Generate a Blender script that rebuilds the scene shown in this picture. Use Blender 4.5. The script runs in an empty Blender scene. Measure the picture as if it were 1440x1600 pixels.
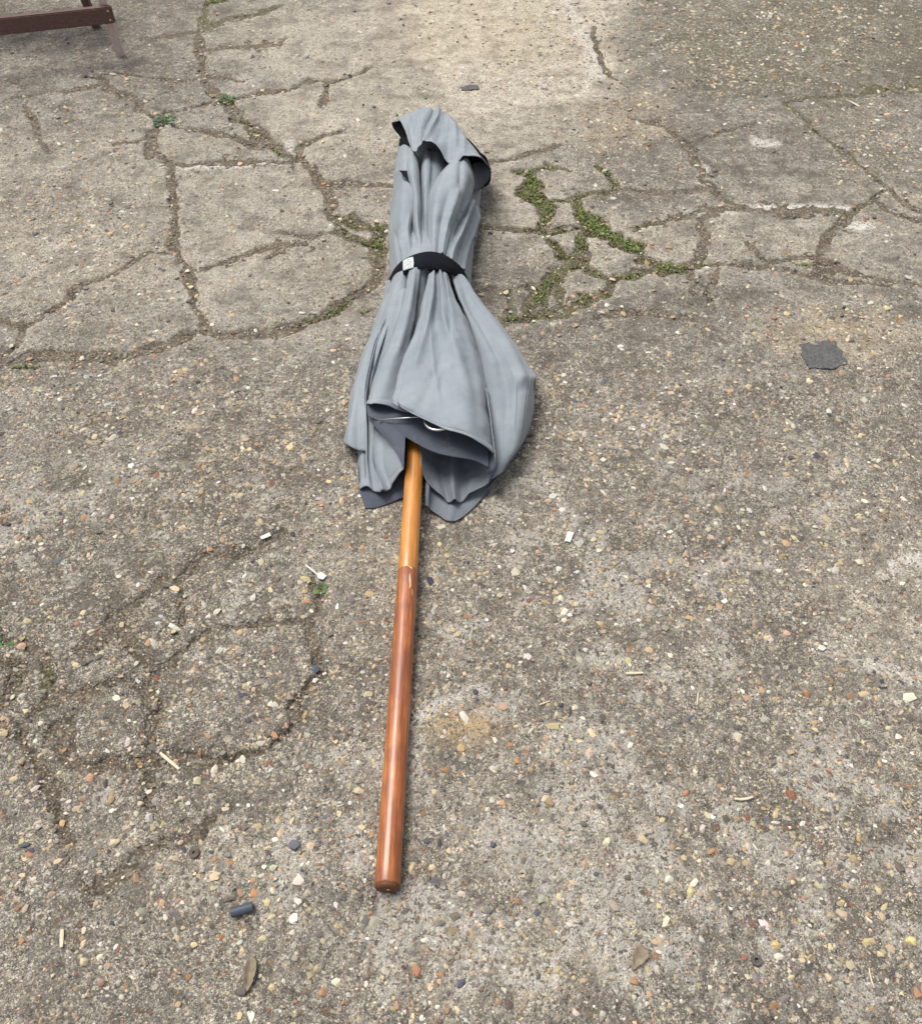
import bpy, bmesh, math, random
import numpy as np
from mathutils import Vector, Matrix

# ------------------------------------------------------------------ camera, light
SC = bpy.context.scene
COL = SC.collection
rnd = random.Random(11)
rng = np.random.default_rng(5)
F_PX, CAM_H, PITCH = 1413.0, 1.40, math.radians(50.0)
SP, CP = math.sin(PITCH), math.cos(PITCH)
cam_data = bpy.data.cameras.new('camera')
cam = bpy.data.objects.new('camera', cam_data); COL.objects.link(cam)
cam.location = (0, 0, CAM_H)
cam.rotation_euler = (math.radians(90) - PITCH, 0, 0)
cam_data.sensor_fit = 'HORIZONTAL'; cam_data.sensor_width = 36
cam_data.lens = F_PX / 1440 * 36
cam_data.clip_start = 0.02; cam_data.clip_end = 600
SC.camera = cam
SC.render.resolution_x, SC.render.resolution_y = 921, 1024

SUN_EL, SUN_AZ = math.radians(66), math.radians(-55)     # azimuth from +Y, negative = to the left
world = bpy.data.worlds.new('World'); SC.world = world; world.use_nodes = True
wn, wl = world.node_tree.nodes, world.node_tree.links
wn.clear()
sky = wn.new('ShaderNodeTexSky'); sky.sky_type = 'NISHITA'; sky.sun_disc = False
sky.sun_elevation = SUN_EL; sky.sun_rotation = SUN_AZ; sky.air_density = 1.0; sky.dust_density = 4.0; sky.ozone_density = 1.0
hs = wn.new('ShaderNodeHueSaturation'); hs.inputs['Saturation'].default_value = 0.30
bg = wn.new('ShaderNodeBackground'); bg.inputs['Strength'].default_value = 0.097
wo = wn.new('ShaderNodeOutputWorld')
wl.new(sky.outputs[0], hs.inputs['Color']); wl.new(hs.outputs[0], bg.inputs['Color']); wl.new(bg.outputs[0], wo.inputs['Surface'])
sd = bpy.data.lights.new('sun', 'SUN'); sd.energy = 1.7; sd.angle = math.radians(30); sd.color = (1.0, 0.96, 0.915)
so = bpy.data.objects.new('sun', sd); COL.objects.link(so)
sdir = Vector((math.sin(SUN_AZ) * math.cos(SUN_EL), math.cos(SUN_AZ) * math.cos(SUN_EL), math.sin(SUN_EL)))
so.rotation_euler = sdir.to_track_quat('Z', 'Y').to_euler(); so.location = sdir * 8
SC.view_settings.view_transform = 'Standard'; SC.view_settings.look = 'None'
SC.view_settings.gamma = 1; SC.view_settings.exposure = 0.80
try: SC.view_settings.use_curve_mapping = False
except Exception: pass

# ------------------------------------------------------------------ helpers
def P(px, py, h=0.0):
    """point at height h that lies where the photograph's pixel (px,py) looks"""
    a, b = (px - 720) / F_PX, (800 - py) / F_PX
    dx, dy, dz = a, CP + b * SP, -SP + b * CP
    t = (h - CAM_H) / dz
    return Vector((dx * t, dy * t, h))

def tag(o, label=None, cat=None, group=None, kind=None):
    if label: o['label'] = label
    if cat: o['category'] = cat
    if group: o['group'] = group
    if kind: o['kind'] = kind
    return o

def mesh_obj(name, verts, faces, mat=None, parent=None, smooth=True, cols=None, colname='tint'):
    me = bpy.data.meshes.new(name)
    if isinstance(verts, np.ndarray):
        fa = np.asarray(faces, dtype=np.int32); k = fa.shape[1]
        me.vertices.add(len(verts)); me.vertices.foreach_set('co', verts.astype(np.float32).ravel())
        me.loops.add(fa.size); me.loops.foreach_set('vertex_index', fa.ravel())
        me.polygons.add(len(fa)); me.polygons.foreach_set('loop_start', np.arange(0, fa.size, k, dtype=np.int32))
        try: me.polygons.foreach_set('loop_total', np.full(len(fa), k, dtype=np.int32))
        except Exception: pass
        me.update(calc_edges=True)
    else:
        me.from_pydata([tuple(v) for v in verts], [], faces); me.update()
    me.polygons.foreach_set('use_smooth', [smooth] * len(me.polygons))
    if cols is not None:
        items = cols if isinstance(cols, dict) else {colname: cols}
        for k_, c in items.items():
            c = np.asarray(c, dtype=np.float32)
            if c.shape[1] == 3: c = np.hstack([c, np.ones((len(c), 1), np.float32)])
            at = me.color_attributes.new(k_, 'FLOAT_COLOR', 'POINT'); at.data.foreach_set('color', c.ravel())
    if mat: me.materials.append(mat)
    o = bpy.data.objects.new(name, me); COL.objects.link(o)
    if parent: o.parent = parent
    return o

def bm_obj(name, bm, mat=None, parent=None, smooth=True):
    me = bpy.data.meshes.new(name); bm.to_mesh(me); bm.free()
    me.polygons.foreach_set('use_smooth', [smooth] * len(me.polygons))
    if mat: me.materials.append(mat)
    o = bpy.data.objects.new(name, me); COL.objects.link(o)
    if parent: o.parent = parent
    return o

def empty(name, loc=(0, 0, 0)):
    o = bpy.data.objects.new(name, None); COL.objects.link(o); o.location = loc; o.empty_display_size = 0.05
    return o

def hash2(ix, iy, seed):
    n = (ix * 374761393 + iy * 668265263 + seed * 1442695041) & 0xffffffff
    n = ((n ^ (n >> 13)) * 1274126177) & 0xffffffff
    n = n ^ (n >> 16)
    return (n & 0xffffff) / float(0xffffff)
def vnoise(x, y, seed=0):
    ix, iy = np.floor(x).astype(np.int64), np.floor(y).astype(np.int64)
    fx, fy = x - ix, y - iy
    fx = fx * fx * (3 - 2 * fx); fy = fy * fy * (3 - 2 * fy)
    a, b = hash2(ix, iy, seed), hash2(ix + 1, iy, seed)
    c, d = hash2(ix, iy + 1, seed), hash2(ix + 1, iy + 1, seed)
    return (a * (1 - fx) + b * fx) * (1 - fy) + (c * (1 - fx) + d * fx) * fy - 0.5
def fbm(x, y, sc, octs=4, seed=0, gain=0.5):
    s, a = 0, 1.0
    for k in range(octs):
        s = s + a * vnoise(x * sc + 17.3 * k, y * sc - 9.1 * k, seed + k); a *= gain; sc *= 2.03
    return s
def sstep(t):
    t = np.clip(t, 0, 1); return t * t * (3 - 2 * t)

# ------------------------------------------------------------------ node helpers
class NT:
    def __init__(s, name):
        s.m = bpy.data.materials.new(name); s.m.use_nodes = True
        s.n, s.l = s.m.node_tree.nodes, s.m.node_tree.links; s.n.clear()
        s.out = s.n.new('ShaderNodeOutputMaterial'); s.b = s.n.new('ShaderNodeBsdfPrincipled')
        s.l.new(s.b.outputs[0], s.out.inputs['Surface'])
    def put(s, sock, v):
        if isinstance(v, bpy.types.NodeSocket): s.l.new(v, sock)
        elif isinstance(v, (tuple, list)):
            sock.default_value = tuple(v) + ((1,) if len(v) == 3 and len(sock.default_value) == 4 else ())
        else: sock.default_value = v
    def coord(s): return s.n.new('ShaderNodeTexCoord').outputs['Object']
    def noise(s, vec, sc, det=4, rough=0.55, col=False, dist=0):
        n = s.n.new('ShaderNodeTexNoise'); s.put(n.inputs['Vector'], vec); n.inputs['Scale'].default_value = sc
        n.inputs['Detail'].default_value = det; n.inputs['Roughness'].default_value = rough; n.inputs['Distortion'].default_value = dist
        return n.outputs['Color' if col else 'Fac']
    def voro(s, vec, sc, rand=1.0, feature='F1'):
        n = s.n.new('ShaderNodeTexVoronoi'); s.put(n.inputs['Vector'], vec); n.inputs['Scale'].default_value = sc
        n.inputs['Randomness'].default_value = rand; n.feature = feature
        return n
    def ramp(s, fac, stops, mode='LINEAR'):
        n = s.n.new('ShaderNodeValToRGB'); s.put(n.inputs[0], fac); r = n.color_ramp; r.interpolation = mode
        while len(r.elements) < len(stops): r.elements.new(0.5)
        for e, (p, c) in zip(r.elements, stops):
            e.position = p; e.color = (tuple(c) + (1,)) if not isinstance(c, (int, float)) else (c, c, c, 1)
        return n.outputs[0]
    def math(s, op, a, b=0.0, c=0.0, clamp=False):
        n = s.n.new('ShaderNodeMath'); n.operation = op; n.use_clamp = clamp
        s.put(n.inputs[0], a); s.put(n.inputs[1], b); s.put(n.inputs[2], c); return n.outputs[0]
    def mix(s, f, a, b, mode='MIX'):
        n = s.n.new('ShaderNodeMix'); n.data_type = 'RGBA'; n.blend_type = mode; n.clamp_factor = True
        s.put(n.inputs[0], f); s.put(n.inputs[6], a); s.put(n.inputs[7], b); return n.outputs[2]
    def vadd(s, a, b):
        n = s.n.new('ShaderNodeVectorMath'); n.operation = 'ADD'; s.put(n.inputs[0], a); s.put(n.inputs[1], b); return n.outputs[0]
    def vscale(s, a, k):
        n = s.n.new('ShaderNodeVectorMath'); n.operation = 'SCALE'; s.put(n.inputs[0], a); s.put(n.inputs['Scale'], k); return n.outputs[0]
    def vmul(s, a, k):
        n = s.n.new('ShaderNodeVectorMath'); n.operation = 'MULTIPLY'; s.put(n.inputs[0], a); n.inputs[1].default_value = k; return n.outputs[0]
    def attr(s, name):
        n = s.n.new('ShaderNodeAttribute'); n.attribute_name = name; return n
    def sep(s, c):
        n = s.n.new('ShaderNodeSeparateColor'); s.put(n.inputs[0], c); return n.outputs
    def bump(s, h, dist=0.002, st=1.0, prev=None):
        n = s.n.new('ShaderNodeBump'); s.put(n.inputs['Height'], h); n.inputs['Distance'].default_value = dist
        n.inputs['Strength'].default_value = st
        if prev is not None: s.l.new(prev, n.inputs['Normal'])
        return n.outputs[0]
    def done(s, col, rough=0.8, normal=None, spec=0.3):
        s.put(s.b.inputs['Base Color'], col); s.put(s.b.inputs['Roughness'], rough)
        s.b.inputs['Specular IOR Level'].default_value = spec
        if normal is not None: s.l.new(normal, s.b.inputs['Normal'])
        return s.m

STONES = [(0.0, (.56, .46, .29)), (.14, (.64, .58, .47)), (.27, (.26, .22, .17)), (.36, (.46, .34, .20)), (.44, (.13, .12, .105)),
          (.53, (.36, .21, .12)), (.59, (.64, .56, .40)), (.72, (.20, .185, .16)), (.81, (.085, .085, .09)), (.86, (.54, .49, .40)), (.96, (.22, .11, .07))]

def slab_material():
    t = NT('weathered_concrete'); v = t.coord()
    wob = t.vscale(t.vadd(t.noise(v, 70, 3, col=True), (-.5, -.5, -.5)), 0.014)
    wob2 = t.vscale(t.vadd(t.noise(v, 190, 2, col=True), (-.5, -.5, -.5)), 0.008)
    vw = t.vadd(t.vadd(v, wob), wob2)
    r, g, b = t.sep(t.attr('mask').outputs['Color'])[:3]          # exposure, pale cement, dirt with painted shadow
    l, m, o = t.sep(t.attr('mask2').outputs['Color'])[:3]         # lime, green algae, ochre
    big, mid_, fine = t.noise(v, 4.5, 6, .6), t.noise(v, 32, 7, .68), t.noise(v, 260, 5, .7)
    f2, f3, pat = t.noise(v, 115, 4, .65, dist=.5), t.noise(v, 430, 3, .6), t.noise(v, 13, 5, .65)
    col = t.mix(t.ramp(mid_, [(.38, 0), (.62, 1)]), (.104, .092, .077), (.228, .205, .175))
    col = t.mix(t.math('MULTIPLY', t.ramp(big, [(.38, 0), (.64, 1)]), .45), col, (.232, .208, .182))
    col = t.mix(t.math('MULTIPLY', g, .9), col, t.mix(t.ramp(mid_, [(.35, 0), (.65, 1)]), (.42, .375, .30), (.78, .705, .56)))
    col = t.mix(t.math('MULTIPLY', b, t.ramp(mid_, [(.3, .95), (.7, .45)])), col, (.088, .074, .057))
    col = t.mix(t.math('MULTIPLY', t.ramp(f2, [(.36, .8), (.48, 0)]), t.math('SUBTRACT', 1, t.math('MULTIPLY', g, .65))), col, (.060, .051, .040))
    col = t.mix(t.ramp(fine, [(.38, .7), (.50, 0)]), col, (.062, .053, .043))
    # crumbs of pale cement standing out of the worn skin
    crumb = t.math('MULTIPLY', t.ramp(f2, [(.525, 0), (.57, 1)]), t.ramp(fine, [(.44, 0), (.54, 1)]))
    amt = t.math('MULTIPLY', t.ramp(pat, [(.36, .25), (.62, 1.0)]), t.math('ADD', t.math('MULTIPLY_ADD', g, .5, .48), t.math('MULTIPLY', r, .35)), clamp=True)
    col = t.mix(t.math('MULTIPLY', crumb, amt), col, (.76, .69, .555))
    col = t.mix(t.math('MULTIPLY', t.ramp(f3, [(.58, 0), (.66, .9)]), t.ramp(pat, [(.34, .35), (.6, 1)])), col, (.76, .70, .57))
    col = t.mix(t.ramp(pat, [(.36, .42), (.52, 0)]), col, (.085, .073, .057))
    fl1 = t.noise(v, 58, 5, .72, dist=.4)
    crumb2 = t.math('MULTIPLY', t.ramp(fl1, [(.54, 0), (.58, 1)]), t.ramp(fine, [(.40, .1), (.5, 1)]))
    col = t.mix(t.math('MULTIPLY', crumb2, t.math('MULTIPLY', t.ramp(pat, [(.38, .25), (.58, .95)]), t.math('MULTIPLY_ADD', r, .45, .45))), col, (.78, .70, .56))
    col = t.mix(t.math('MULTIPLY', t.ramp(fl1, [(.34, .8), (.43, 0)]), t.math('SUBTRACT', 1, t.math('MULTIPLY', g, .7))), col, (.055, .047, .037))
    # ochre, algae, lime
    col = t.mix(t.math('MULTIPLY', o, t.ramp(f2, [(.40, .25), (.52, .95)])), col, (.50, .36, .20))
    col = t.mix(t.math('MULTIPLY', m, t.ramp(mid_, [(.3, .7), (.65, .12)])), col, (.125, .122, .075))
    lm = t.math('MULTIPLY', l, t.math('MULTIPLY', t.ramp(f2, [(.40, 0), (.50, 1)]), t.ramp(fine, [(.36, .2), (.46, 1)])))
    col = t.mix(lm, col, (.74, .70, .63))
    hgt = t.math('MULTIPLY', fine, .8)
    hgt = t.math('ADD', hgt, t.math('MULTIPLY', f2, 1.5))
    hgt = t.math('ADD', hgt, t.math('ADD', t.math('MULTIPLY', crumb, .4), t.math('MULTIPLY', crumb2, .5)))
    # small exposed stones, three sizes
    for sc, k, r0, add in ((70, .62, .36, .9), (135, .80, .38, .6), (290, .85, .40, .3)):
        vo = t.voro(vw, sc); cs = t.sep(vo.outputs['Color'])
        stone = t.ramp(cs[0], STONES, 'CONSTANT')
        stone = t.mix(t.math('MULTIPLY', t.noise(vw, sc * 3, 3), .5), stone, (.12, .10, .085))
        lim = t.math('MULTIPLY_ADD', cs[2], .26, r0 - .14)
        disc = t.math('MULTIPLY', t.math('SUBTRACT', lim, vo.outputs['Distance']), 10.0, clamp=True)
        on = t.math('LESS_THAN', cs[1], t.math('MULTIPLY', r, k))
        msk = t.math('MULTIPLY', disc, on)
        col = t.mix(t.math('MULTIPLY', msk, .92), col, stone)
        hgt = t.math('ADD', hgt, t.math('MULTIPLY', msk, add))
    # pits
    pv = t.voro(vw, 120); pm = t.math('LESS_THAN', t.sep(pv.outputs['Color'])[1], .10)
    pit = t.math('MULTIPLY', t.math('MULTIPLY', t.math('SUBTRACT', .28, pv.outputs['Distance']), 7, clamp=True), pm)
    col = t.mix(t.math('MULTIPLY', pit, .8), col, (.045, .038, .031)); hgt = t.math('SUBTRACT', hgt, pit)
    return t.done(col, t.ramp(mid_, [(.3, .78), (.7, .95)]), t.bump(hgt, .0028, .85), .25)

def soil_material():
    t = NT('soil_and_grit'); v = t.coord()
    a, f = t.noise(v, 22, 6, .65), t.noise(v, 240, 5, .7)
    m = t.sep(t.attr('mask2').outputs['Color'])[1]
    col = t.mix(t.ramp(a, [(.36, 0), (.64, 1)]), (.048, .039, .029), (.130, .106, .077))
    col = t.mix(t.ramp(f, [(.5, 0), (.62, .85)]), col, (.34, .29, .22))
    col = t.mix(t.ramp(t.noise(v, 90, 4, .65), [(.54, 0), (.62, .7)]), col, (.30, .265, .21))
    col = t.mix(t.math('MULTIPLY', m, t.ramp(a, [(.38, .1), (.55, .8)])), col, (.085, .10, .030))
    vo = t.voro(t.vadd(v, t.vscale(t.noise(v, 200, 2, col=True), .006)), 150); cs = t.sep(vo.outputs['Color'])
    msk = t.math('MULTIPLY', t.math('MULTIPLY', t.math('SUBTRACT', .36, vo.outputs['Distance']), 8, clamp=True), t.math('LESS_THAN', cs[1], .5))
    col = t.mix(msk, col, t.ramp(cs[0], STONES, 'CONSTANT'))
    return t.done(col, .95, t.bump(t.math('ADD', t.math('ADD', f, a), msk), .004, 1.0), .15)

def tint_material(name, rough=.7, spec=.3, nsc=300, amt=.35, bd=.0008):
    t = NT(name); v = t.coord(); n = t.noise(v, nsc, 4, .6)
    c = t.attr('tint').outputs['Color']
    col = t.mix(t.math('MULTIPLY', n, amt), c, (.03, .026, .02))
    return t.done(col, rough, t.bump(n, bd, .7), spec)

def plain(name, c1, c2, sc=80, rough=.7, spec=.3, bd=.0006, stretch=None, metallic=0):
    t = NT(name); v = t.coord()
    if stretch: v = t.vmul(v, stretch)
    n = t.noise(v, sc, 5, .62)
    t.b.inputs['Metallic'].default_value = metallic
    return t.done(t.mix(t.ramp(n, [(.32, 0), (.68, 1)]), c1, c2), rough, t.bump(n, bd, .6), spec)

M = {}
M['slab'] = slab_material(); M['soil'] = soil_material()
M['pebble'] = tint_material('pebble_stone', .75, .3)
M['leafy'] = tint_material('small_leaves', .6, .3, 500, .3)

# ------------------------------------------------------------------ ground: crack network traced on the yard
# (points, width mm, depth mm)
CR = [
 ([(332,-20),(318,20),(315,55),(311,76),(314,100),(319,112)], 22, 9),
 ([(150,118),(160,113),(185,112),(215,118),(240,122),(262,122),(300,121),(318,117),(345,118),(385,124)], 9, 7),
 ([(313,76),(345,74),(375,70),(440,68)], 6, 4),
 ([(240,60),(280,55),(318,48)], 10, 5), ([(318,45),(350,30),(400,22),(440,5)], 26, 5),
 ([(575,106),(545,118),(522,126),(490,123),(455,138),(410,141),(388,148),(362,155)], 20, 9),
 ([(516,125),(510,142),(504,168)], 11, 7),
 ([(318,118),(326,132),(345,155),(372,180),(400,202),(422,226),(442,240),(468,244)], 44, 12),
 ([(345,157),(310,165),(285,170),(258,176)], 30, 11),
 ([(262,172),(250,190),(240,206),(234,222),(233,248)], 34, 12),
 ([(236,214),(205,221),(172,224)], 12, 7),
 ([(272,192),(300,200),(320,203),(350,210),(395,222),(412,230)], 18, 9),
 ([(250,188),(228,174),(212,158),(184,146),(160,130),(150,118)], 30, 10),
 ([(160,132),(120,136),(60,146),(20,152)], 10, 4),
 ([(40,160),(50,183),(59,200),(64,216),(72,236)], 12, 6),
 ([(464,244),(470,226),(496,210),(532,203)], 15, 8),
 ([(466,244),(482,262),(495,279),(506,292),(516,308),(520,332)], 30, 10),
 ([(505,287),(545,284),(600,286),(640,290)], 22, 9),
 ([(518,326),(528,342),(548,340),(560,350),(585,352),(606,350)], 34, 10),
 ([(528,345),(534,362),(560,374),(588,384),(596,400)], 20, 9),
 ([(600,345),(592,372),(590,402),(588,425)], 34, 10),
 ([(445,363),(482,370),(510,362),(530,360)], 8, 6), ([(478,378),(420,385),(380,400),(310,421)], 3.5, 3),
 ([(262,248),(267,290),(271,330),(269,380),(278,410),(295,430),(305,452),(303,476),(314,500),(322,520)], 20, 9),
 ([(240,238),(262,252),(300,258),(360,251),(440,253),(470,246)], 5, 4),
 ([(314,508),(340,520),(380,521),(430,519),(470,508),(510,495),(545,472),(576,444),(590,420)], 36, 13),
 ([(318,516),(292,528),(262,542),(230,547),(180,551),(100,555),(60,550),(20,560),(-20,572)], 34, 10),
 ([(271,387),(232,397),(205,410),(180,425),(150,437),(125,450),(110,468),(90,480),(62,498),(38,511),(26,535),(8,556)], 6.5, 8),
 ([(38,502),(0,498),(-20,498)], 4, 5),
 # the mossy knot right of the canopy
 ([(800,268),(820,268),(836,264),(858,257),(884,262)], 26, 9), ([(832,268),(826,290),(838,312),(848,326),(848,344)], 78, 12),
 ([(931,262),(948,272),(960,285),(964,292),(985,295),(1010,300),(1060,298),(1085,300),(1100,292)], 17, 9),
 ([(848,318),(868,311),(890,308),(912,304),(928,299),(960,292)], 12, 9),
 ([(902,314),(906,335),(920,350),(940,364),(962,370),(985,386),(1010,402),(1032,414),(1070,416),(1088,406)], 76, 13),
 ([(850,338),(838,355),(858,361),(885,358),(912,354)], 15, 10), ([(762,349),(800,352),(840,358)], 12, 8),
 ([(850,360),(862,380),(870,396),(884,398),(908,388)], 34, 10), ([(912,362),(908,385),(905,405),(890,413),(866,420),(860,438),(846,455),(830,470),(818,494)], 48, 12),
 ([(905,408),(930,420),(952,429),(985,426),(1010,418),(1030,415)], 24, 11),
 ([(952,432),(946,456),(925,466),(900,472),(870,481),(840,488),(800,492)], 56, 11),
 ([(750,455),(800,449),(840,448),(860,444)], 16, 8), ([(795,453),(798,478),(788,498)], 14, 8), ([(842,452),(850,476)], 16, 8), ([(872,448),(874,478)], 14, 8),
 ([(1084,408),(1090,385),(1100,360),(1096,336)], 17, 9), ([(990,357),(1010,350),(1040,342),(1062,337),(1096,326),(1112,328)], 13, 7),
 ([(1092,258),(1098,268),(1098,282),(1115,290),(1130,305),(1150,318),(1180,325)], 7, 8),
 ([(1180,325),(1220,327),(1280,324),(1335,327)], 4, 5), ([(1098,336),(1130,326),(1170,326)], 10, 5),
 ([(1392,297),(1362,316),(1330,331),(1308,347),(1293,365),(1282,388),(1276,402),(1302,412),(1325,424),(1362,430),(1400,440),(1460,449)], 18, 12),
 ([(1085,412),(1112,410),(1160,413),(1200,415),(1240,424),(1272,431),(1302,436),(1342,437),(1400,446)], 16, 9),
 ([(1208,407),(1230,397),(1256,398),(1276,402)], 20, 8), ([(1276,402),(1290,424),(1270,432)], 46, 9),
 ([(1170,378),(1180,388),(1186,400),(1204,408)], 4, 4),
 ([(1121,418),(1114,440),(1106,458),(1108,472)], 8, 8), ([(1076,416),(1084,440),(1088,458)], 8, 7),
 ([(1228,158),(1244,172),(1262,192),(1290,215),(1330,245),(1360,270),(1385,292),(1410,311),(1460,338)], 10, 8),
 ([(1372,312),(1402,330),(1450,346)], 4, 5),
 ([(1228,160),(1275,150),(1330,143),(1390,136),(1460,130)], 10, 8),
 ([(1098,218),(1125,206),(1178,195)], 4, 4),
 ([(1092,258),(1085,236),(1062,212),(1030,192),(985,184)], 30, 5), ([(925,40),(934,80),(950,118),(985,140)], 6, 4),
 ([(750,256),(820,241),(880,228)], 9, 4),
 ([(936,492),(990,487),(1040,491),(1086,497)], 8, 5),
 # worn joints, lower left
 ([(440,822),(402,850),(370,865),(332,871),(302,886),(284,908)], 17, 9), ([(284,908),(286,940),(286,972),(272,990)], 10, 8), ([(302,886),(272,912),(244,926)], 22, 8),
 ([(258,914),(222,946),(184,970),(150,1002),(120,1020)], 13, 7), ([(330,985),(292,1006),(264,1036),(240,1060),(226,1090),(236,1112),(230,1150),(226,1178)], 20, 9),
 ([(192,968),(198,1000),(214,1030),(226,1048)], 20, 8), ([(88,1082),(130,1092),(160,1076),(186,1066),(202,1082),(236,1086)], 14, 10),
 ([(490,905),(495,940),(482,972),(490,1010),(495,1050),(480,1066),(460,1086),(464,1120),(448,1142)], 13, 8),
 ([(350,976),(390,970),(430,961),(484,955)], 7, 5), ([(462,1090),(462,1118)], 26, 8),
 ([(-20,985),(40,1012),(76,1044),(86,1092),(60,1112),(34,1134),(36,1162),(62,1204),(90,1252),(104,1290),(112,1326)], 34, 9),
 ([(-20,1010),(20,1050),(10,1100),(-20,1110)], 60, 8),
 ([(110,1190),(160,1196),(230,1190),(282,1192),(330,1196),(372,1190),(422,1176),(446,1142)], 26, 9),
 ([(70,1150),(104,1132),(98,1166),(116,1194)], 26, 9), ([(222,1212),(234,1240),(242,1268)], 9, 9),
 ([(262,1326),(228,1348),(200,1366),(168,1380),(128,1392)], 9, 6), ([(330,1290),(300,1320),(262,1330)], 7, 5),
]
GX, GY = 760, 960
Y0, Y1 = -0.15, 4.35
def hw(y): return (0.515 * (y * CP + CAM_H * SP)) * 1.0 + 0.22
jj = np.linspace(0, 1, GY); ys = Y0 + (Y1 - Y0) * (0.62 * jj + 0.38 * jj ** 2)
ii = np.linspace(-1, 1, GX)
YY = np.repeat(ys[:, None], GX, 1); XX = hw(YY) * ii[None, :]

def to_py(X, Y): return 800 - F_PX * (Y * SP - CAM_H * CP) / (Y * CP + CAM_H * SP)
def poly_field(lines, X, Y, warp=True, reach=0.12):
    """smallest signed distance (m) to the edge of any crack, and that crack's depth"""
    D = np.full(X.shape, 9.0); DP = np.zeros(X.shape)
    if warp:
        WX = X + 0.022 * fbm(X, Y, 14, 4, 31) ; WY = Y + 0.030 * fbm(X, Y, 14, 4, 57)
        lowf = sstep((to_py(X, Y) - 640) / 160)
        WN = (0.72 + 1.3 * fbm(X, Y, 16, 4, 77)) * (.92 - .42 * lowf) - lowf * .4 * np.clip(fbm(X, Y, 7, 3, 79), 0, 1)
    else: WX, WY, WN = X, Y, np.ones_like(X)
    for pts, w, dep in lines:
        q = [P(a, b) for a, b in pts]
        for k in range(len(q) - 1):
            a, b = q[k], q[k + 1]; w2 = w / 2000.0
            r0 = np.searchsorted(ys, min(a.y, b.y) - reach); r1 = np.searchsorted(ys, max(a.y, b.y) + reach)
            if r1 <= r0: continue
            sx, sy = WX[r0:r1], WY[r0:r1]
            ex, ey = b.x - a.x, b.y - a.y; L2 = ex * ex + ey * ey + 1e-9
            t = np.clip(((sx - a.x) * ex + (sy - a.y) * ey) / L2, 0, 1)
            s0 = (k + t) / (len(q) - 1); tp = (0.30 + 0.70 * sstep(np.minimum(s0, 1 - s0) / .22)) if warp == 'crack' else 1.0
            d = np.hypot(sx - a.x - t * ex, sy - a.y - t * ey) - w2 * WN[r0:r1] * tp
            sub = D[r0:r1]; m = d < sub
            sub[m] = d[m]; DP[r0:r1][m] = dep / 1000.0
    return D, DP
D, DP = poly_field(CR, XX, YY, 'crack')
SLOPE = 0.0078 + 0.006 * (fbm(XX, YY, 9, 2, 5) + .5)
LOW = sstep((to_py(XX, YY) - 640) / 200)
SLOPE = SLOPE * (1 - .15 * LOW)
D = D + 0.0055 * fbm(XX, YY, 110, 3, 301) * np.exp(-np.clip(D, 0, 1) / .02) + .002 * fbm(XX, YY, 260, 2, 305) * np.exp(-np.clip(D, 0, 1) / .02)
T = D / SLOPE
TOP = 0.010 * fbm(XX, YY, 1.3, 3, 3) + 0.004 * fbm(XX, YY, 9, 3, 8) + 0.0022 * fbm(XX, YY, 60, 3, 13) + 0.0016 * fbm(XX, YY, 190, 2, 23)
TOP -= 0.004 * np.exp(-np.clip(D, 0, 1) / 0.018) * (0.5 + fbm(XX, YY, 40, 2, 91))
near = np.clip(1 - YY / 1.5, 0, 1); PX_ = 720 + F_PX * XX / (YY * CP + CAM_H * SP)
TOP += 0.009 * LOW * sstep((900 - PX_) / 500) * fbm(XX, YY, 6, 3, 47)
TOP += 0.0028 * near * fbm(XX, YY, 95, 3, 44)
SOIL = TOP * 0.5 - (0.55 - .10 * LOW) * DP + 0.005 * fbm(XX, YY, 38, 4, 61) + .0025 * fbm(XX, YY, 150, 2, 63)
ZP = TOP - (1 - sstep(T)) * (DP * 1.25 + 0.004)

# pieces: connected areas between the cracks
mask = D > 0.0008
lab = np.zeros(mask.shape, np.int32); parent_uf = [0]
def find(a):
    while parent_uf[a] != a:
        parent_uf[a] = parent_uf[parent_uf[a]]; a = parent_uf[a]
    return a
prev = []
for j in range(GY):
    row = mask[j]; dd = np.diff(np.concatenate([[0], row.astype(np.int8), [0]]))
    st, en = np.where(dd == 1)[0], np.where(dd == -1)[0]; cur = []; pi = 0
    for s_, e_ in zip(st, en):
        ids = {find(l) for (a, b, l) in prev if a < e_ and b > s_}
        if ids:
            l = min(ids)
            for o_ in ids: parent_uf[o_] = l
        else:
            l = len(parent_uf); parent_uf.append(l)
        lab[j, s_:e_] = l; cur.append((s_, e_, l))
    prev = cur
roots = np.array([find(k) for k in range(len(parent_uf))]); lab = roots[lab]
cnt = np.bincount(lab.ravel(), minlength=len(parent_uf))
small = cnt < 260; lab[small[lab]] = 0
grown = lab.copy()
for it in range(7):                                             # walls run down below the soil
    z0 = grown == 0
    for ax, sh in ((0, 1), (0, -1), (1, 1), (1, -1)):
        r = np.roll(grown, sh, ax)
        if ax == 0: r[0 if sh == 1 else -1, :] = 0
        else: r[:, 0 if sh == 1 else -1] = 0
        mm = z0 & (grown == 0) & (r > 0) & (D > -0.02); grown[mm] = r[mm]
vis = lab > 0
HF = np.where(vis & (D > 0.0), ZP, np.maximum(SOIL, np.where(D > 0.001, SOIL, SOIL)))
def sample(arr, x, y):
    x = np.asarray(x, float); y = np.asarray(y, float)
    j = np.clip(np.interp(y, ys, np.arange(GY)), 0, GY - 1.001); i = np.clip((x / hw(y) + 1) / 2 * (GX - 1), 0, GX - 1.001)
    return arr[np.round(j).astype(int), np.round(i).astype(int)]
def gz(x, y): return float(sample(HF, x, y))

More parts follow.
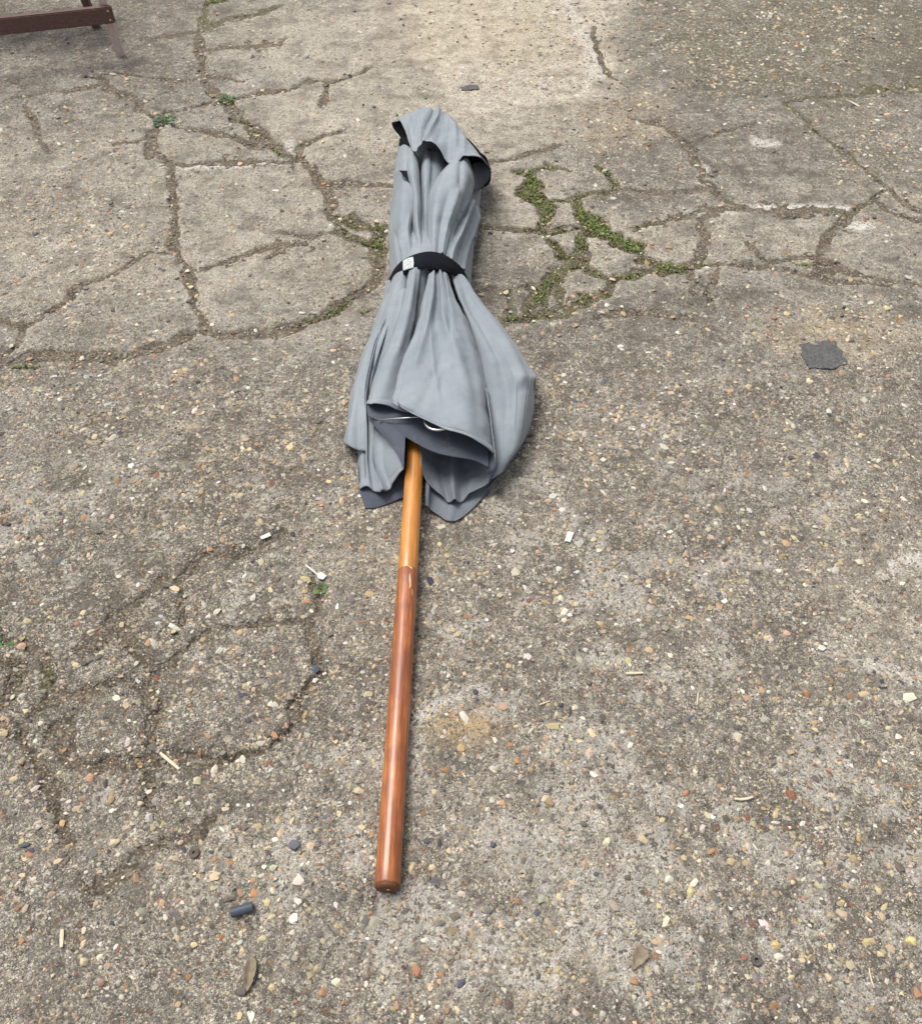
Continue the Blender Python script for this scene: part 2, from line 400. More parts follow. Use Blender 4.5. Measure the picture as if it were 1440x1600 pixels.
# surface character (stains, wear and some painted shadow, by place)
def to_px(X, Y):
    dz = Y * CP + CAM_H * SP; return 720 + F_PX * X / dz, 800 - F_PX * (Y * SP - CAM_H * CP) / dz
PX, PY = to_px(XX, YY)
PXW = PX + 70 * fbm(XX, YY, 5, 4, 101); PYW = PY + 45 * fbm(XX, YY, 5, 4, 111)
def blob(cx, cy, rx, ry, rot=0, soft=.6):
    c, s_ = math.cos(rot), math.sin(rot); a, b = (PXW - cx), (PYW - cy)
    q = np.hypot((a * c + b * s_) / rx, (-a * s_ + b * c) / ry)
    return sstep((1 + soft - q) / (2 * soft))
expo = np.clip(.22 + .55 * sstep((PYW - 470) / 160) , 0, 1)
expo = np.maximum(expo, .7 * blob(860, 60, 90, 90)); expo = np.maximum(expo, .62 * blob(110, 400, 190, 160)); expo = np.maximum(expo, .8 * blob(1180, 60, 230, 80)); expo = np.maximum(expo, .7 * blob(1360, 220, 90, 80))
expo = np.maximum(expo, .8 * blob(980, 210, 110, 50)); expo = np.maximum(expo, .75*blob(1300, 520, 200, 50))
expo = np.clip(expo + .18 * fbm(XX, YY, 3, 3, 7), .08, .95)
pale = 1.1 * blob(810, 40, 150, 125, .2, .3) + .5 * blob(600, 60, 270, 80) + .42 * blob(430, 340, 180, 170) + .42 * blob(90, 420, 170, 90) + .35 * blob(960, 400, 120, 60) + .35 * blob(120, 250, 160, 60) + .4 * blob(800, 190, 200, 60) + .25*blob(760,260,120,90)
pale += .3 * blob(1230, 360, 200, 70) + .35 * blob(560, 180, 120, 60) + .35 * blob(1300, 520, 110, 40) + .3 * blob(840, 330, 110, 60)+ .35*blob(1400,960,110,120)
pale += .35 * blob(640, 1180, 60, 60) + .22 * blob(900, 1330, 260, 60, .3) + .25 * blob(760, 1500, 240, 60)+ .25*blob(330,1330,170,40) + .2*blob(540,900,130,60)
pale = np.clip(pale + .2 * fbm(XX, YY, 7, 4, 19) + .05, 0, 1)
dirt = .95 * blob(260, 830, 290, 95, -.45) + .4*blob(180,720,220,60) + .45*blob(170,1090,230,130) + .45 * blob(80, 60, 150, 60) + 1.0 * blob(1300, 70, 240, 85, 0, .4) + .5 * blob(1080, 110, 150, 40) + .35 * blob(1180, 60, 150, 60) + .3 * blob(1200, 240, 160, 70) + .3 * blob(950, 860, 260, 50, -.25) + .35 * blob(130, 960, 140, 60)  # the top left blob paints in the bench's shadow
dirt += .25 * blob(1150, 640, 200, 60) + .4 * blob(860, 600, 60, 80) + .25 * blob(420, 640, 170, 40) + .25 * blob(1250, 1250, 150, 90) + .22 * blob(300, 1480, 200, 60)  # blob right of the skirt is the canopy's shadow, painted in
dirt += (.55 + .9 * fbm(XX, YY, 14, 3, 333)) * np.exp(-np.clip(D, 0, 1) / .013) * (DP > .0045)
pale = np.clip(pale + (.35 + .9 * fbm(XX, YY, 11, 3, 335)) * np.exp(-np.abs(D - .008) / .008) * (PY < 560) * (DP > .006), 0, 1)
dirt += .85 * LOW * np.exp(-np.clip(D, 0, 1) / .012)
dirt = np.clip(dirt + .25 * fbm(XX, YY, 6, 4, 29), 0, 1)  # real dirt together with the painted bench and canopy shadows
lime = .9 * blob(1290, 320, 60, 0.5 + 7, 0, .9) * 0
def lime_line(pts, w):
    d, _ = poly_field([(pts, w, 1)], XX, YY, True, .06); return sstep(1 - d / .022)
lime = np.maximum.reduce([lime_line([(1185, 322), (1250, 321), (1325, 324)], 12), lime_line([(1330, 350), (1350, 346)], 26), .8 * lime_line([(1178, 218), (1210, 222)], 14),
    .9 * lime_line([(1100, 262), (1095, 285)], 4), .8 * lime_line([(252, 258), (300, 262), (440, 254)], 5), .9 * lime_line([(650, 1136), (690, 1108), (760, 1078)], 6),
    .8 * lime_line([(1380, 895), (1440, 870)], 26), .6*lime_line([(1300,1010),(1440,1060)],50), .7 * lime_line([(450, 220), (470, 245)], 8), .6 * lime_line([(1075, 325), (1150, 334)], 10), .6*lime_line([(935,120),(905,40),(880,-10)],60), .55*lime_line([(640,1180),(600,1290)],60), .35*lime_line([(760,1320),(1000,1400)],90)])
lime = np.maximum(lime, .42 * sstep((fbm(XX, YY, 19, 4, 401) + .8 * fbm(XX, YY, 4, 2, 403) - .16) / .22) * (.3 + .7 * LOW)) * (DP * 0 + 1)
alg = 1.0 * blob(1270, 60, 270, 95, 0, .35) + .5 * blob(340, 20, 90, 30) + .35 * blob(1340, 230, 90, 80)
och = 1.0 * blob(742, 1145, 50, 28, .2, .7) + .30 * blob(760, 40, 140, 60) + .3 * blob(1330, 530, 90, 30) + .25*blob(985,200,90,30)
M1 = np.stack([expo, pale, dirt], -1);  # dirt channel also carries the painted shadows
MOSS_L = [([(800,268),(836,264),(858,257),(880,262)],18,1), ([(830,268),(828,292),(840,315),(848,328),(845,345)],46,1), ([(931,262),(948,272),(960,288)],16,1),
 ([(912,335),(925,352),(945,364),(962,370),(985,384),(1008,400),(1030,412),(1064,414)],50,1), ([(985,424),(1010,417),(1030,414)],22,1), ([(945,430),(938,448)],22,1), ([(858,425),(862,436),(846,455),(836,466)],16,1),
 ([(852,352),(862,362)],16,1),([(868,311),(890,308),(905,306)],8,1), ([(918,462),(900,470),(880,478)],14,1), ([(800,490),(790,492)],12,1), ([(470,508),(510,495),(548,474)],20,1), ([(562,490),(580,480)],14,1),
 ([(540,340),(556,346)],22,1), ([(580,350),(604,350)],22,1), ([(595,370),(590,395)],20,1), ([(258,178),(256,196)],24,1), ([(345,152),(362,158)],18,1), ([(380,185),(400,205)],30,.5), ([(425,236),(455,244)],28,.5),
 ([(310,4),(350,0)],40,1), ([(0,998),(14,1004)],20,1), ([(20,1060),(60,1090),(70,1070)],30,.6), ([(75,1050),(85,1075)],14,1), ([(1085,410),(1140,412)],12,.4), ([(1264,196),(1270,200)],9,1), ([(860,345),(848,350)],10,1), ([(905,372),(898,396)],22,.7), ([(500,920),(503,925)],8,1), ([(20,575),(50,572)],16,.4),([(1230,408),(1262,416)],22,.4)]
MD, _ = poly_field(MOSS_L, XX, YY, True, .08)
knot = blob(900, 375, 130, 110, 0, .35) + .6 * blob(560, 370, 60, 60, 0, .4)
moss = np.maximum(sstep(.5 - MD / .02), .7 * np.clip(knot, 0, 1) * (D < .003), .5 * sstep(.5 - (MD - .016) / .02) * (D < .006))
M2 = np.stack([np.clip(lime, 0, 1), np.clip(np.maximum(alg, moss * .9), 0, 1), np.clip(och, 0, 1)], -1)

# soil sheet under everything = the ground itself
need = D < 0.03
for it in range(3): need |= np.roll(need, 1, 0) | np.roll(need, -1, 0) | np.roll(need, 1, 1) | np.roll(need, -1, 1)
st = 2
V = np.stack([XX, YY, SOIL], -1)[::st, ::st]; nm = need[::st, ::st]; gh, gw = nm.shape
idx = np.arange(gh * gw).reshape(gh, gw)
q = np.stack([idx[:-1, :-1], idx[:-1, 1:], idx[1:, 1:], idx[1:, :-1]], -1).reshape(-1, 4)
keep = (nm[:-1, :-1] | nm[1:, 1:]).ravel()
Vf = V.reshape(-1, 3).copy()
Vf[~nm.ravel(), 2] -= 0.012                                     # well below the slabs where they cover it
ground = mesh_obj('ground', Vf, q, M['soil'], cols={'mask2': M2[::st, ::st].reshape(-1, 3)})
tag(ground, kind='structure')

def piece(lbl):
    jr, ir = np.where(grown == lbl)
    j0, j1, i0, i1 = jr.min(), jr.max() + 1, ir.min(), ir.max() + 1
    g = grown[j0:j1, i0:i1] == lbl
    q_ok = g[:-1, :-1] & g[:-1, 1:] & g[1:, 1:] & g[1:, :-1]
    if q_ok.sum() < 60: return None
    h, w = g.shape; ix = np.arange(h * w).reshape(h, w)
    qd = np.stack([ix[:-1, :-1], ix[:-1, 1:], ix[1:, 1:], ix[1:, :-1]], -1)[q_ok]
    used = np.zeros(h * w, bool); used[qd.ravel()] = True; remap = np.cumsum(used) - 1
    vv = np.stack([XX[j0:j1, i0:i1], YY[j0:j1, i0:i1], ZP[j0:j1, i0:i1]], -1).reshape(-1, 3)[used]
    return mesh_obj('concrete_piece', vv, remap[qd], M['slab'], ground,
                    cols={'mask': M1[j0:j1, i0:i1].reshape(-1, 3)[used], 'mask2': M2[j0:j1, i0:i1].reshape(-1, 3)[used]})
npieces = 0
for lbl in [l for l in np.unique(grown) if l > 0]:
    if piece(int(lbl)) is not None: npieces += 1
print('pieces', npieces)

# the yard carries on beyond the detailed part
yv, yf = [], []
xs_o = [-60, -3.2, 3.2, 60]; 
def band(x0, x1, y0, y1, nx, ny):
    b0 = len(yv)
    for j in range(ny + 1):
        for i in range(nx + 1):
            x, y = x0 + (x1 - x0) * i / nx, y0 + (y1 - y0) * j / ny; yv.append((x, y, -0.006))
    for j in range(ny):
        for i in range(nx):
            a = b0 + j * (nx + 1) + i; yf.append((a, a + 1, a + nx + 2, a + nx + 1))
band(-60, 60, Y1 - .01, 120, 12, 12); band(-60, 60, -60, Y0 + .01, 12, 8)
for s_ in (-1, 1):
    b0 = len(yv)
    for j in range(13):
        y = Y0 + .01 + (Y1 - Y0 - .02) * j / 12
        for x in (hw(y) - .01, 60): yv.append((s_ * x, y, -0.006))
    for j in range(12):
        a = b0 + j * 2; yf.append((a, a + 1, a + 3, a + 2) if s_ > 0 else (a + 1, a, a + 2, a + 3))
yard = mesh_obj('yard', np.array(yv, float), np.array(yf), M['slab'],
                cols={'mask': np.tile([.5, .3, .2], (len(yv), 1)), 'mask2': np.tile([.05, .1, 0], (len(yv), 1))})
tag(yard, kind='structure')

# ------------------------------------------------------------------ pebbles
bm = bmesh.new(); bmesh.ops.create_icosphere(bm, subdivisions=1, radius=1); bm.verts.ensure_lookup_table()
ICO_V = np.array([v.co[:] for v in bm.verts]); ICO_F = np.array([[v.index for v in f.verts] for f in bm.faces]); bm.free()
PAL = np.array([(.62,.50,.30),(.66,.60,.48),(.70,.66,.58),(.50,.36,.20),(.42,.22,.11),(.30,.27,.23),(.20,.18,.155),(.07,.075,.09),(.12,.13,.15),(.55,.45,.30),(.46,.30,.20),(.26,.11,.07),(.36,.32,.26),(.16,.135,.11)])
PW = np.array([14,14,8,7,3.5,12,9,1.6,1.6,11,4,1,12,8.]); PW /= PW.sum()
def pebbles(name, pts, size, sink, parent=None, flat=.55, pal=None, pw=None):
    n = len(pts); yaw = rng.uniform(0, 2 * np.pi, n)
    sx = size * rng.uniform(.75, 1.45, n); sy = size * rng.uniform(.6, 1.0, n); sz = size * rng.uniform(.75, 1.15, n) * flat
    v = ICO_V[None] * (1 + rng.uniform(-.34, .34, (n, len(ICO_V), 1)))
    v = np.clip(v, -.82, .82) if False else v
    x = v[..., 0] * sx[:, None]; y = v[..., 1] * sy[:, None]; z = v[..., 2] * sz[:, None]
    tx = rng.uniform(-.35, .35, n)[:, None]; z = z + x * tx
    c, s_ = np.cos(yaw)[:, None], np.sin(yaw)[:, None]
    X = x * c - y * s_ + pts[:, 0:1]; Y = x * s_ + y * c + pts[:, 1:2]; Z = z + (pts[:, 2] + sz * (1 - sink * 2))[:, None]
    V = np.stack([X, Y, Z], -1).reshape(-1, 3)
    F = (ICO_F[None] + (np.arange(n) * len(ICO_V))[:, None, None]).reshape(-1, 3)
    pl, ww = (PAL, PW) if pal is None else (pal, pw)
    cc = pl[rng.choice(len(pl), n, p=ww)] * rng.uniform(.65, 1.12, (n, 1)) * rng.uniform(.93, 1.07, (n, 3))
    C = np.repeat(cc, len(ICO_V), 0)
    return mesh_obj(name, V, F, M['pebble'], parent, smooth=False, cols=C)
def scatter(n, dens, ymax=4.2, bias=1.6):
    u = rng.uniform(0, 1, n * 3); y = .02 + (ymax - .02) * u ** bias; x = rng.uniform(-1, 1, n * 3) * hw(y)
    k = rng.uniform(0, 1, n * 3) < np.clip(sample(dens, x, y), 0, 1)
    x, y = x[k][:n], y[k][:n]; return x, y
ii2 = None
x, y = scatter(24000, np.where(vis, expo ** 1.6 * (0.25 + 1.2 * np.clip(fbm(XX, YY, 12, 3, 71) + .5, 0, 1)), 0.1), bias=1.18)
z = sample(HF, x, y)
size = np.exp(rng.normal(math.log(.0024), .46, len(x))) * (1 + .42 * y); size = np.clip(size, .0012, .0095)
ag = pebbles('exposed_aggregate', np.stack([x, y, z], -1), size, .68, ground, flat=.5)
tag(ag, kind='stuff')
soil_d = np.where(~vis, .9, .03) + .55 * np.exp(-np.clip(D, 0, 1) / .02) * (DP > .006) + .3 * blob(980, 215, 90, 35) + .35 * blob(1300, 520, 150, 30) + .2*blob(150, 590, 200, 25) + .12 * sstep((PY - 1100) / 300)
x, y = scatter(8500, np.where(blob(980, 210, 1, 1) > 2, 0, soil_d), bias=1.25)
z = sample(HF, x, y)
size = np.clip(np.exp(rng.normal(math.log(.0026), .48, len(x))) * (1 + .25 * y), .001, .0085)
gr = pebbles('gravel', np.stack([x, y, z], -1), size, .3)
tag(gr, 'pale loose grit and small stones gathered in the cracks of the yard', 'gravel', kind='stuff')

# ------------------------------------------------------------------ moss
def moss_blades(n):
    u = rng.uniform(0, 1, n * 22); y = .3 + 3.6 * u; x = rng.uniform(-1, 1, len(y)) * hw(y)
    k = sample(moss, x, y) * (0.2 + 1.6 * (sample(fbm(XX, YY, 26, 3, 88), x, y) + .5)) > rng.uniform(.25, 1.1, len(y))
    x, y = x[k][:n], y[k][:n]; m = len(x); z = sample(np.where(D > 0, np.minimum(HF, SOIL + .004), SOIL), x, y)
    hgt = rng.uniform(.002, .0075, m); wd = rng.uniform(.0008, .0022, m); a = rng.uniform(0, 2 * np.pi, m); ln = rng.uniform(.2, 1.3, m) * hgt
    dx, dy = np.cos(a), np.sin(a)
    b0 = np.stack([x - dy * wd, y + dx * wd, z - .001], -1); b1 = np.stack([x + dy * wd, y - dx * wd, z - .001], -1)
    mid0 = np.stack([x - dy * wd * 1.2 + dx * ln * .4, y + dx * wd * 1.2 + dy * ln * .4, z + hgt * .65], -1); mid1 = np.stack([x + dy * wd * 1.2 + dx * ln * .4, y - dx * wd * 1.2 + dy * ln * .4, z + hgt * .65], -1)
    tip = np.stack([x + dx * ln, y + dy * ln, z + hgt], -1)
    V = np.stack([b0, b1, mid1, mid0, tip], 1).reshape(-1, 3); base = (np.arange(m) * 5)[:, None]
    F = np.concatenate([base + np.array([[0, 1, 2]]), base + np.array([[0, 2, 3]]), base + np.array([[3, 2, 4]])])
    pal = np.array([(.17, .27, .06), (.25, .35, .09), (.15, .19, .06), (.29, .29, .11), (.27, .22, .12), (.40, .42, .17)])
    brown = rng.uniform(0, 1, m) > sample(sstep(.5 - MD / .02), x, y)
    c = pal[np.where(brown, rng.choice([2, 3, 4, 4], m), rng.choice(6, m, p=[.26, .22, .12, .17, .11, .12]))] * rng.uniform(.7, 1.25, (m, 1))
    o = mesh_obj('moss', V, F, M['leafy'], None, False, np.repeat(c, 5, 0)); return o
tag(moss_blades(60000), 'green moss growing in the gaps between the broken concrete', 'moss', kind='stuff')

def weed(px, py, r, n, label, cc=(.07, .19, .045), hh=.012, seed=0):
    c0 = P(px, py); o = empty('weed', (c0.x, c0.y, gz(c0.x, c0.y))); tag(o, label, 'weed')
    rr = random.Random(seed); V, Fc, C = [], [], []
    for k in range(n):
        a = rr.uniform(0, 6.283); d = r * math.sqrt(rr.random()); x, y = d * math.cos(a), d * math.sin(a) * 1.1
        L, W = rr.uniform(.006, .012), rr.uniform(.003, .0055); el = rr.uniform(.1, .6); z = rr.uniform(.001, hh)
        dx, dy = math.cos(a + rr.uniform(-1, 1)), math.sin(a + rr.uniform(-1, 1)); nx, ny = -dy, dx; b = len(V)
        for s_, w_ in ((0, 0), (.35, 1), (.75, .85), (1, 0)):
            zz = z + L * s_ * el - .002 * s_ * s_
            if w_ == 0: V.append((x + dx * L * s_, y + dy * L * s_, zz))
            else:
                V.append((x + dx * L * s_ + nx * W * w_, y + dy * L * s_ + ny * W * w_, zz + .0008)); V.append((x + dx * L * s_ - nx * W * w_, y + dy * L * s_ - ny * W * w_, zz + .0008))
        Fc += [(b, b + 1, b + 2), (b + 1, b + 3, b + 4), (b + 1, b + 4, b + 2), (b + 3, b + 5, b + 4)]
        q_ = rr.uniform(.6, 1.3); C += [(cc[0] * q_, cc[1] * q_, cc[2] * q_)] * 6
    mesh_obj('leaves', np.array(V), np.array(Fc), M['leafy'], o, True, np.array(C))
    tb = bmesh.new(); 
    for k in range(6):
        a = k * 1.05; add_tube(tb, [Vector((0, 0, -.004)), Vector((math.cos(a) * r * .4, math.sin(a) * r * .4, .003)), Vector((math.cos(a) * r * .85, math.sin(a) * r * .85, .004))], .0008, 5)
    bm_obj('stems', tb, M['stem'], o)

def add_tube(bm, pts, rad, n=8, cap=True, flat=1.0):
    rings = []; N = len(pts)
    for k, p in enumerate(pts):
        d = (pts[min(k + 1, N - 1)] - pts[max(k - 1, 0)]).normalized()
        s_ = d.cross(Vector((0, 0, 1)));  s_ = s_.normalized() if s_.length > 1e-4 else Vector((1, 0, 0)); u = s_.cross(d).normalized()
        r = rad[k] if isinstance(rad, (list, tuple)) else rad
        rings.append([bm.verts.new(p + (s_ * math.cos(6.28318 * i / n) + u * math.sin(6.28318 * i / n) * flat) * r) for i in range(n)])
    for a, b in zip(rings, rings[1:]):
        for i in range(n): bm.faces.new((a[i], a[(i + 1) % n], b[(i + 1) % n], b[i]))
    if cap: bm.faces.new(rings[0][::-1]); bm.faces.new(rings[-1])
    return rings
M['stem'] = plain('weed_stem', (.10, .12, .04), (.16, .15, .06))
weed(257, 188, .032, 60, 'dark green weed patch in the cracks, largest one near the bench leg', (.045, .13, .055), .012, 1)
weed(353, 154, .022, 30, 'small green weed tuft right of the weed patch near the bench', (.06, .16, .05), .010, 2)
weed(981, 373, .022, 34, 'bright green leafy weed in the moss between broken concrete pieces', (.10, .22, .06), .008, 3)
weed(8, 999, .020, 34, 'dark green weed tuft at the left edge of the picture', (.04, .15, .03), .014, 4)
weed(502, 922, .006, 9, 'tiny green sprout in the crack left of the pole', (.10, .17, .05), .005, 5)

# ------------------------------------------------------------------ cloth
def fabric(name, c1, c2, rough=.62, sheen=.15, dust=.22, spec=.3):
    t = NT(name); v = t.coord()
    n = t.noise(v, 9, 5, .6); w1 = t.noise(t.vmul(v, (1, 1, 1)), 700, 2, .6)
    wv = t.n.new('ShaderNodeTexWave'); t.put(wv.inputs['Vector'], v); wv.inputs['Scale'].default_value = 190; wv.bands_direction = 'X'; wv.inputs['Distortion'].default_value = 1.5
    wv2 = t.n.new('ShaderNodeTexWave'); t.put(wv2.inputs['Vector'], v); wv2.inputs['Scale'].default_value = 190; wv2.bands_direction = 'Y'; wv2.inputs['Distortion'].default_value = 1.5
    weave = t.math('ADD', t.math('MULTIPLY', wv.outputs['Fac'], .5), t.math('MULTIPLY', wv2.outputs['Fac'], .5))
    col = t.mix(t.ramp(n, [(.33, 0), (.67, 1)]), c1, c2)
    col = t.mix(t.math('MULTIPLY', t.ramp(w1, [(.35, 1), (.6, 0)]), .22), col, tuple(k * .55 for k in c1))
    st_ = t.ramp(t.noise(v, 22, 4, .6, dist=.6), [(.60, 0), (.72, dust)])       # faint dust marks
    col = t.mix(st_, col, (.34, .33, .31))
    b0 = t.bump(t.noise(v, 26, 4, .55), .006, .35)
    cre = t.noise(v, 7, 3, .5, dist=1.6); crs = t.ramp(t.math('ABSOLUTE', t.math('SUBTRACT', cre, .5)), [(0.0, 1), (.018, 0)])
    b1 = t.bump(crs, .0010, .18, b0)
    t.b.inputs['Sheen Weight'].default_value = sheen
    return t.done(col, rough, t.bump(t.math('ADD', weave, t.math('MULTIPLY', w1, .5)),   .0005, .5, b1), spec)
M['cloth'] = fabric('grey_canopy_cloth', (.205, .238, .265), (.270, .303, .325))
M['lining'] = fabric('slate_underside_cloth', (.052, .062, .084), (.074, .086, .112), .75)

M['lit_lining'] = fabric('lit_underside_cloth', (.125, .142, .166), (.165, .184, .208), .7)  # underside cloth again, the brighter light on it put into the colour
M['shade_navy'] = fabric('shade_black_inside', (.004, .005, .009), (.008, .010, .016), .8, 0, .02, .1)  # near black colour holds the deep shade under the tip flap
def cr(p0, p1, p2, p3, t):
    return 0.5 * ((2 * p1) + (-p0 + p2) * t + (2 * p0 - 5 * p1 + 4 * p2 - p3) * t * t + (-p0 + 3 * p1 - 3 * p2 + p3) * t ** 3)
def spline(pts, n):
    pts = np.asarray(pts, float); m = len(pts); out = []
    ext = np.vstack([2 * pts[0] - pts[1], pts, 2 * pts[-1] - pts[-2]])
    for k in range(n):
        u = k / (n - 1) * (m - 1); i = min(int(u), m - 2); out.append(cr(ext[i], ext[i + 1], ext[i + 2], ext[i + 3], u - i))
    return np.array(out)
def sheet(name, rows, parent, nu=60, nv=60, th=.0016, wr=.0022, seed=0, front='cloth', back='lining', hem=False, folds=(), wsc=14, curl=(0, 0)):
    """cloth laid through control rows of (px, py, height mm); folds: (u0, u1, amp mm, width, v0, v1)"""
    R = [spline([tuple(P(a, b, h / 1000.0)) for a, b, h in r], nu) for r in rows]
    R = np.array(R); G = np.zeros((nv, nu, 3))
    for i in range(nu): G[:, i] = spline(R[:, i], nv)
    uu, vv = np.meshgrid(np.linspace(0, 1, nu), np.linspace(0, 1, nv))
    if curl[0] or curl[1]:                                       # fold edges roll down, the outline seen stays
        dz = curl[0] / 1000 * np.clip(1 - uu / .09, 0, 1) ** 2 + curl[1] / 1000 * np.clip(1 - (1 - uu) / .09, 0, 1) ** 2
        tt = (CAM_H - np.maximum(G[..., 2] - dz, .004)) / (CAM_H - G[..., 2])
        cc = np.array([0, 0, CAM_H]); G = cc + (G - cc) * np.maximum(tt, 1)[..., None]
    ex = np.zeros((nv, nu))
    for (u0, u1, amp, wd, v0, v1) in folds:
        c = u0 + (u1 - u0) * vv; env = sstep((vv - v0) / .12 + .5) * sstep((v1 - vv) / .12 + .5)
        ex += amp / 1000 * np.exp(-((uu - c) / wd) ** 2) * env
    dist = np.minimum(np.minimum(uu, 1 - uu), np.minimum(vv, 1 - vv))
    if hem: ex = ex + .0013 * sstep((vv - .955) / .012) - .0012 * np.exp(-((vv - .955) / .006) ** 2)
    ex += wr * fbm(G[..., 0] + seed, G[..., 1] + .3 * G[..., 2], wsc, 4, 200 + seed) * 2
    nrm = np.cross(np.gradient(G, axis=1), np.gradient(G, axis=0)); nrm /= np.linalg.norm(nrm, axis=-1, keepdims=True) + 1e-9
    nrm *= np.sign(nrm[..., 2:3] + 1e-6)
    G = G + nrm * ex[..., None]
    idx = np.arange(nu * nv).reshape(nv, nu)
    q = np.stack([idx[:-1, :-1], idx[1:, :-1], idx[1:, 1:], idx[:-1, 1:]], -1).reshape(-1, 4)
    o = mesh_obj(name, G.reshape(-1, 3), q, M[front], parent)
    o.data.materials.append(M[back])
    s_ = o.modifiers.new('thickness', 'SOLIDIFY'); s_.thickness = th; s_.offset = -1; s_.material_offset = 1; s_.material_offset_rim = 0
    return o

base = P(606, 1385)
PAR = empty('parasol', (base.x, base.y, 0)); tag(PAR, 'closed grey parasol with wooden pole lying flat on the cracked concrete yard', 'parasol')
PARTS = []
def reg(o, label=None):
    if label: o['label'] = label
    PARTS.append(o); return o

# lower skirt --------------------------------------------------------------
S = {}
S['D'] = sheet('canopy_panel', [
  [(604,440,30),(612,436,70),(622,432,110),(634,428,120)],
  [(590,489,22),(597,487,66),(606,485,98),(618,482,105)],
  [(569,544,16),(577,542,62),(586,542,88),(598,540,92)],
  [(553,592,12),(562,592,58),(571,592,70),(584,590,75)],
  [(543,644,10),(551,646,52),(561,648,56),(576,648,60)],
  [(537,692,8),(547,698,42),(559,703,42),(575,705,40)]], None, 44, 70, curl=(6, 22), seed=1, folds=[(.35,.3,5,.1,.1,1)])
S['E'] = sheet('canopy_panel', [
  [(611,440,80),(618,436,118),(626,434,132),(634,432,128),(644,432,120)],
  [(597,490,70),(604,487,104),(612,486,104),(622,486,126),(634,486,118)],
  [(578,548,60),(585,546,92),(594,546,78),(606,546,104),(622,548,104)],
  [(563,612,46),(572,612,76),(584,613,60),(598,613,84),(620,618,92)],
  [(560,668,34),(572,667,56),(588,668,44),(606,672,70),(629,684,92)],
  [(560,718,22),(572,716,36),(586,718,32),(603,722,52),(630,714,84)],
  [(562,766,10),(574,760,24),(598,771,26),(613,756,36),(629,734,72)]], None, 80, 100, curl=(18, 6), seed=2, hem=True, folds=[(.17,.20,-10,.03,.05,.95),(.54,.52,12,.05,.5,1.2),(.3,.36,-8,.05,.25,1.2),(.70,.66,-6,.06,.5,1.2)])
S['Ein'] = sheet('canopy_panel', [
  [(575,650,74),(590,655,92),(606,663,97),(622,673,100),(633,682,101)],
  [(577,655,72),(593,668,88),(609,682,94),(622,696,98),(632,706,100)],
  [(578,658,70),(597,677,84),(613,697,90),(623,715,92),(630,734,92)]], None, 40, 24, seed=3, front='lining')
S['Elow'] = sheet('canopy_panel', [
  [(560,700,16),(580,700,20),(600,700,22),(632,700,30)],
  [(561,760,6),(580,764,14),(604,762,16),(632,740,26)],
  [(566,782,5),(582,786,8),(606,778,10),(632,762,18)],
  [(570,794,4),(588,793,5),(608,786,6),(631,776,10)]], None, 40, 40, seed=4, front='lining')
S['G'] = sheet('canopy_panel', [
  [(700,424,150),(712,428,150),(722,434,130),(730,446,80),(734,454,20)],
  [(716,470,150),(728,466,150),(742,470,126),(756,480,80),(764,490,14)],
  [(734,520,128),(752,512,142),(770,510,126),(786,518,84),(796,530,10)],
  [(744,566,104),(772,556,128),(796,552,122),(816,560,84),(826,574,10)],
  [(746,592,90),(776,584,112),(804,576,116),(826,578,92),(834,583,52)],
  [(748,620,80),(778,604,100),(806,592,112),(828,589,98),(839,589,60)],
  [(749,640,72),(778,626,92),(804,612,104),(826,606,96),(836,604,52)],
  [(750,668,62),(776,658,78),(800,648,88),(820,642,84),(832,646,40)],
  [(754,708,44),(774,706,58),(794,700,64),(810,694,58),(823,680,20)],
  [(758,748,24),(768,748,34),(778,742,38),(790,730,34),(804,714,12)]], None, 70, 100, curl=(26, 0), seed=5, folds=[(.30,.62,2.4,.02,.1,.8),(.86,.97,4,.03,.1,.62),(.55,.80,-1.4,.010,.05,1),(.53,.785,.9,.010,.05,1),(.42,.72,12,.10,.0,.62),(.22,.45,-9,.09,.1,.8),(.62,.9,-5,.07,.0,.5)])
S['Gside'] = sheet('canopy_panel', [
  [(838,587,62),(836,592,36),(834,598,8)],
  [(832,646,42),(830,652,22),(826,658,5)],
  [(823,680,22),(820,686,12),(815,690,4)],
  [(804,714,14),(800,719,8),(794,722,3)],
  [(766,762,10),(764,764,6),(760,766,3)]], None, 14, 60, seed=6, wr=.001)
# right lobe: floor of the opening with the rib under it
S['F'] = sheet('canopy_panel', [
  [(656,696,72),(664,696,52),(682,698,26),(708,700,22),(730,702,24),(752,706,40),(766,718,70)],
  [(657,714,66),(664,716,46),(682,718,20),(708,720,18),(730,722,20),(750,722,38),(766,730,64)],
  [(658,734,54),(666,738,38),(684,742,18),(708,744,18),(730,744,22),(750,740,34),(766,741,54)],
  [(664,747,42),(672,754,28),(688,760,17),(708,764,18),(728,762,19),(746,756,28),(764,750,42)],
  [(670,757,34),(680,767,24),(694,777,20),(710,787,18),(728,777,19),(744,766,26),(761,756,36)]], None, 110, 80, front='lit_lining', seed=7, hem=True, wr=.0026,
  folds=[(.50,.5,15,.05,-.2,1.2),(.36,.40,-5,.05,.3,1.2),(.66,.60,-5,.05,.3,1.2),(.80,.72,4,.05,.55,1.2)], wsc=14)
S['F2'] = sheet('canopy_panel', [
  [(663,738,22),(690,742,8),(720,742,8),(750,735,10),(792,708,10)],
  [(663,756,30),(684,766,9),(712,768,8),(744,762,9),(782,736,8)],
  [(662,776,28),(680,784,10),(710,790,9),(740,778,8),(770,758,6)],
  [(664,790,18),(684,804,9),(706,815,7),(734,798,6),(762,768,5)]], None, 70, 50, front='lit_lining', seed=8, hem=True, folds=[(.04,.04,9,.05,-.2,1.2),(.5,.47,4,.05,.2,1.2)])
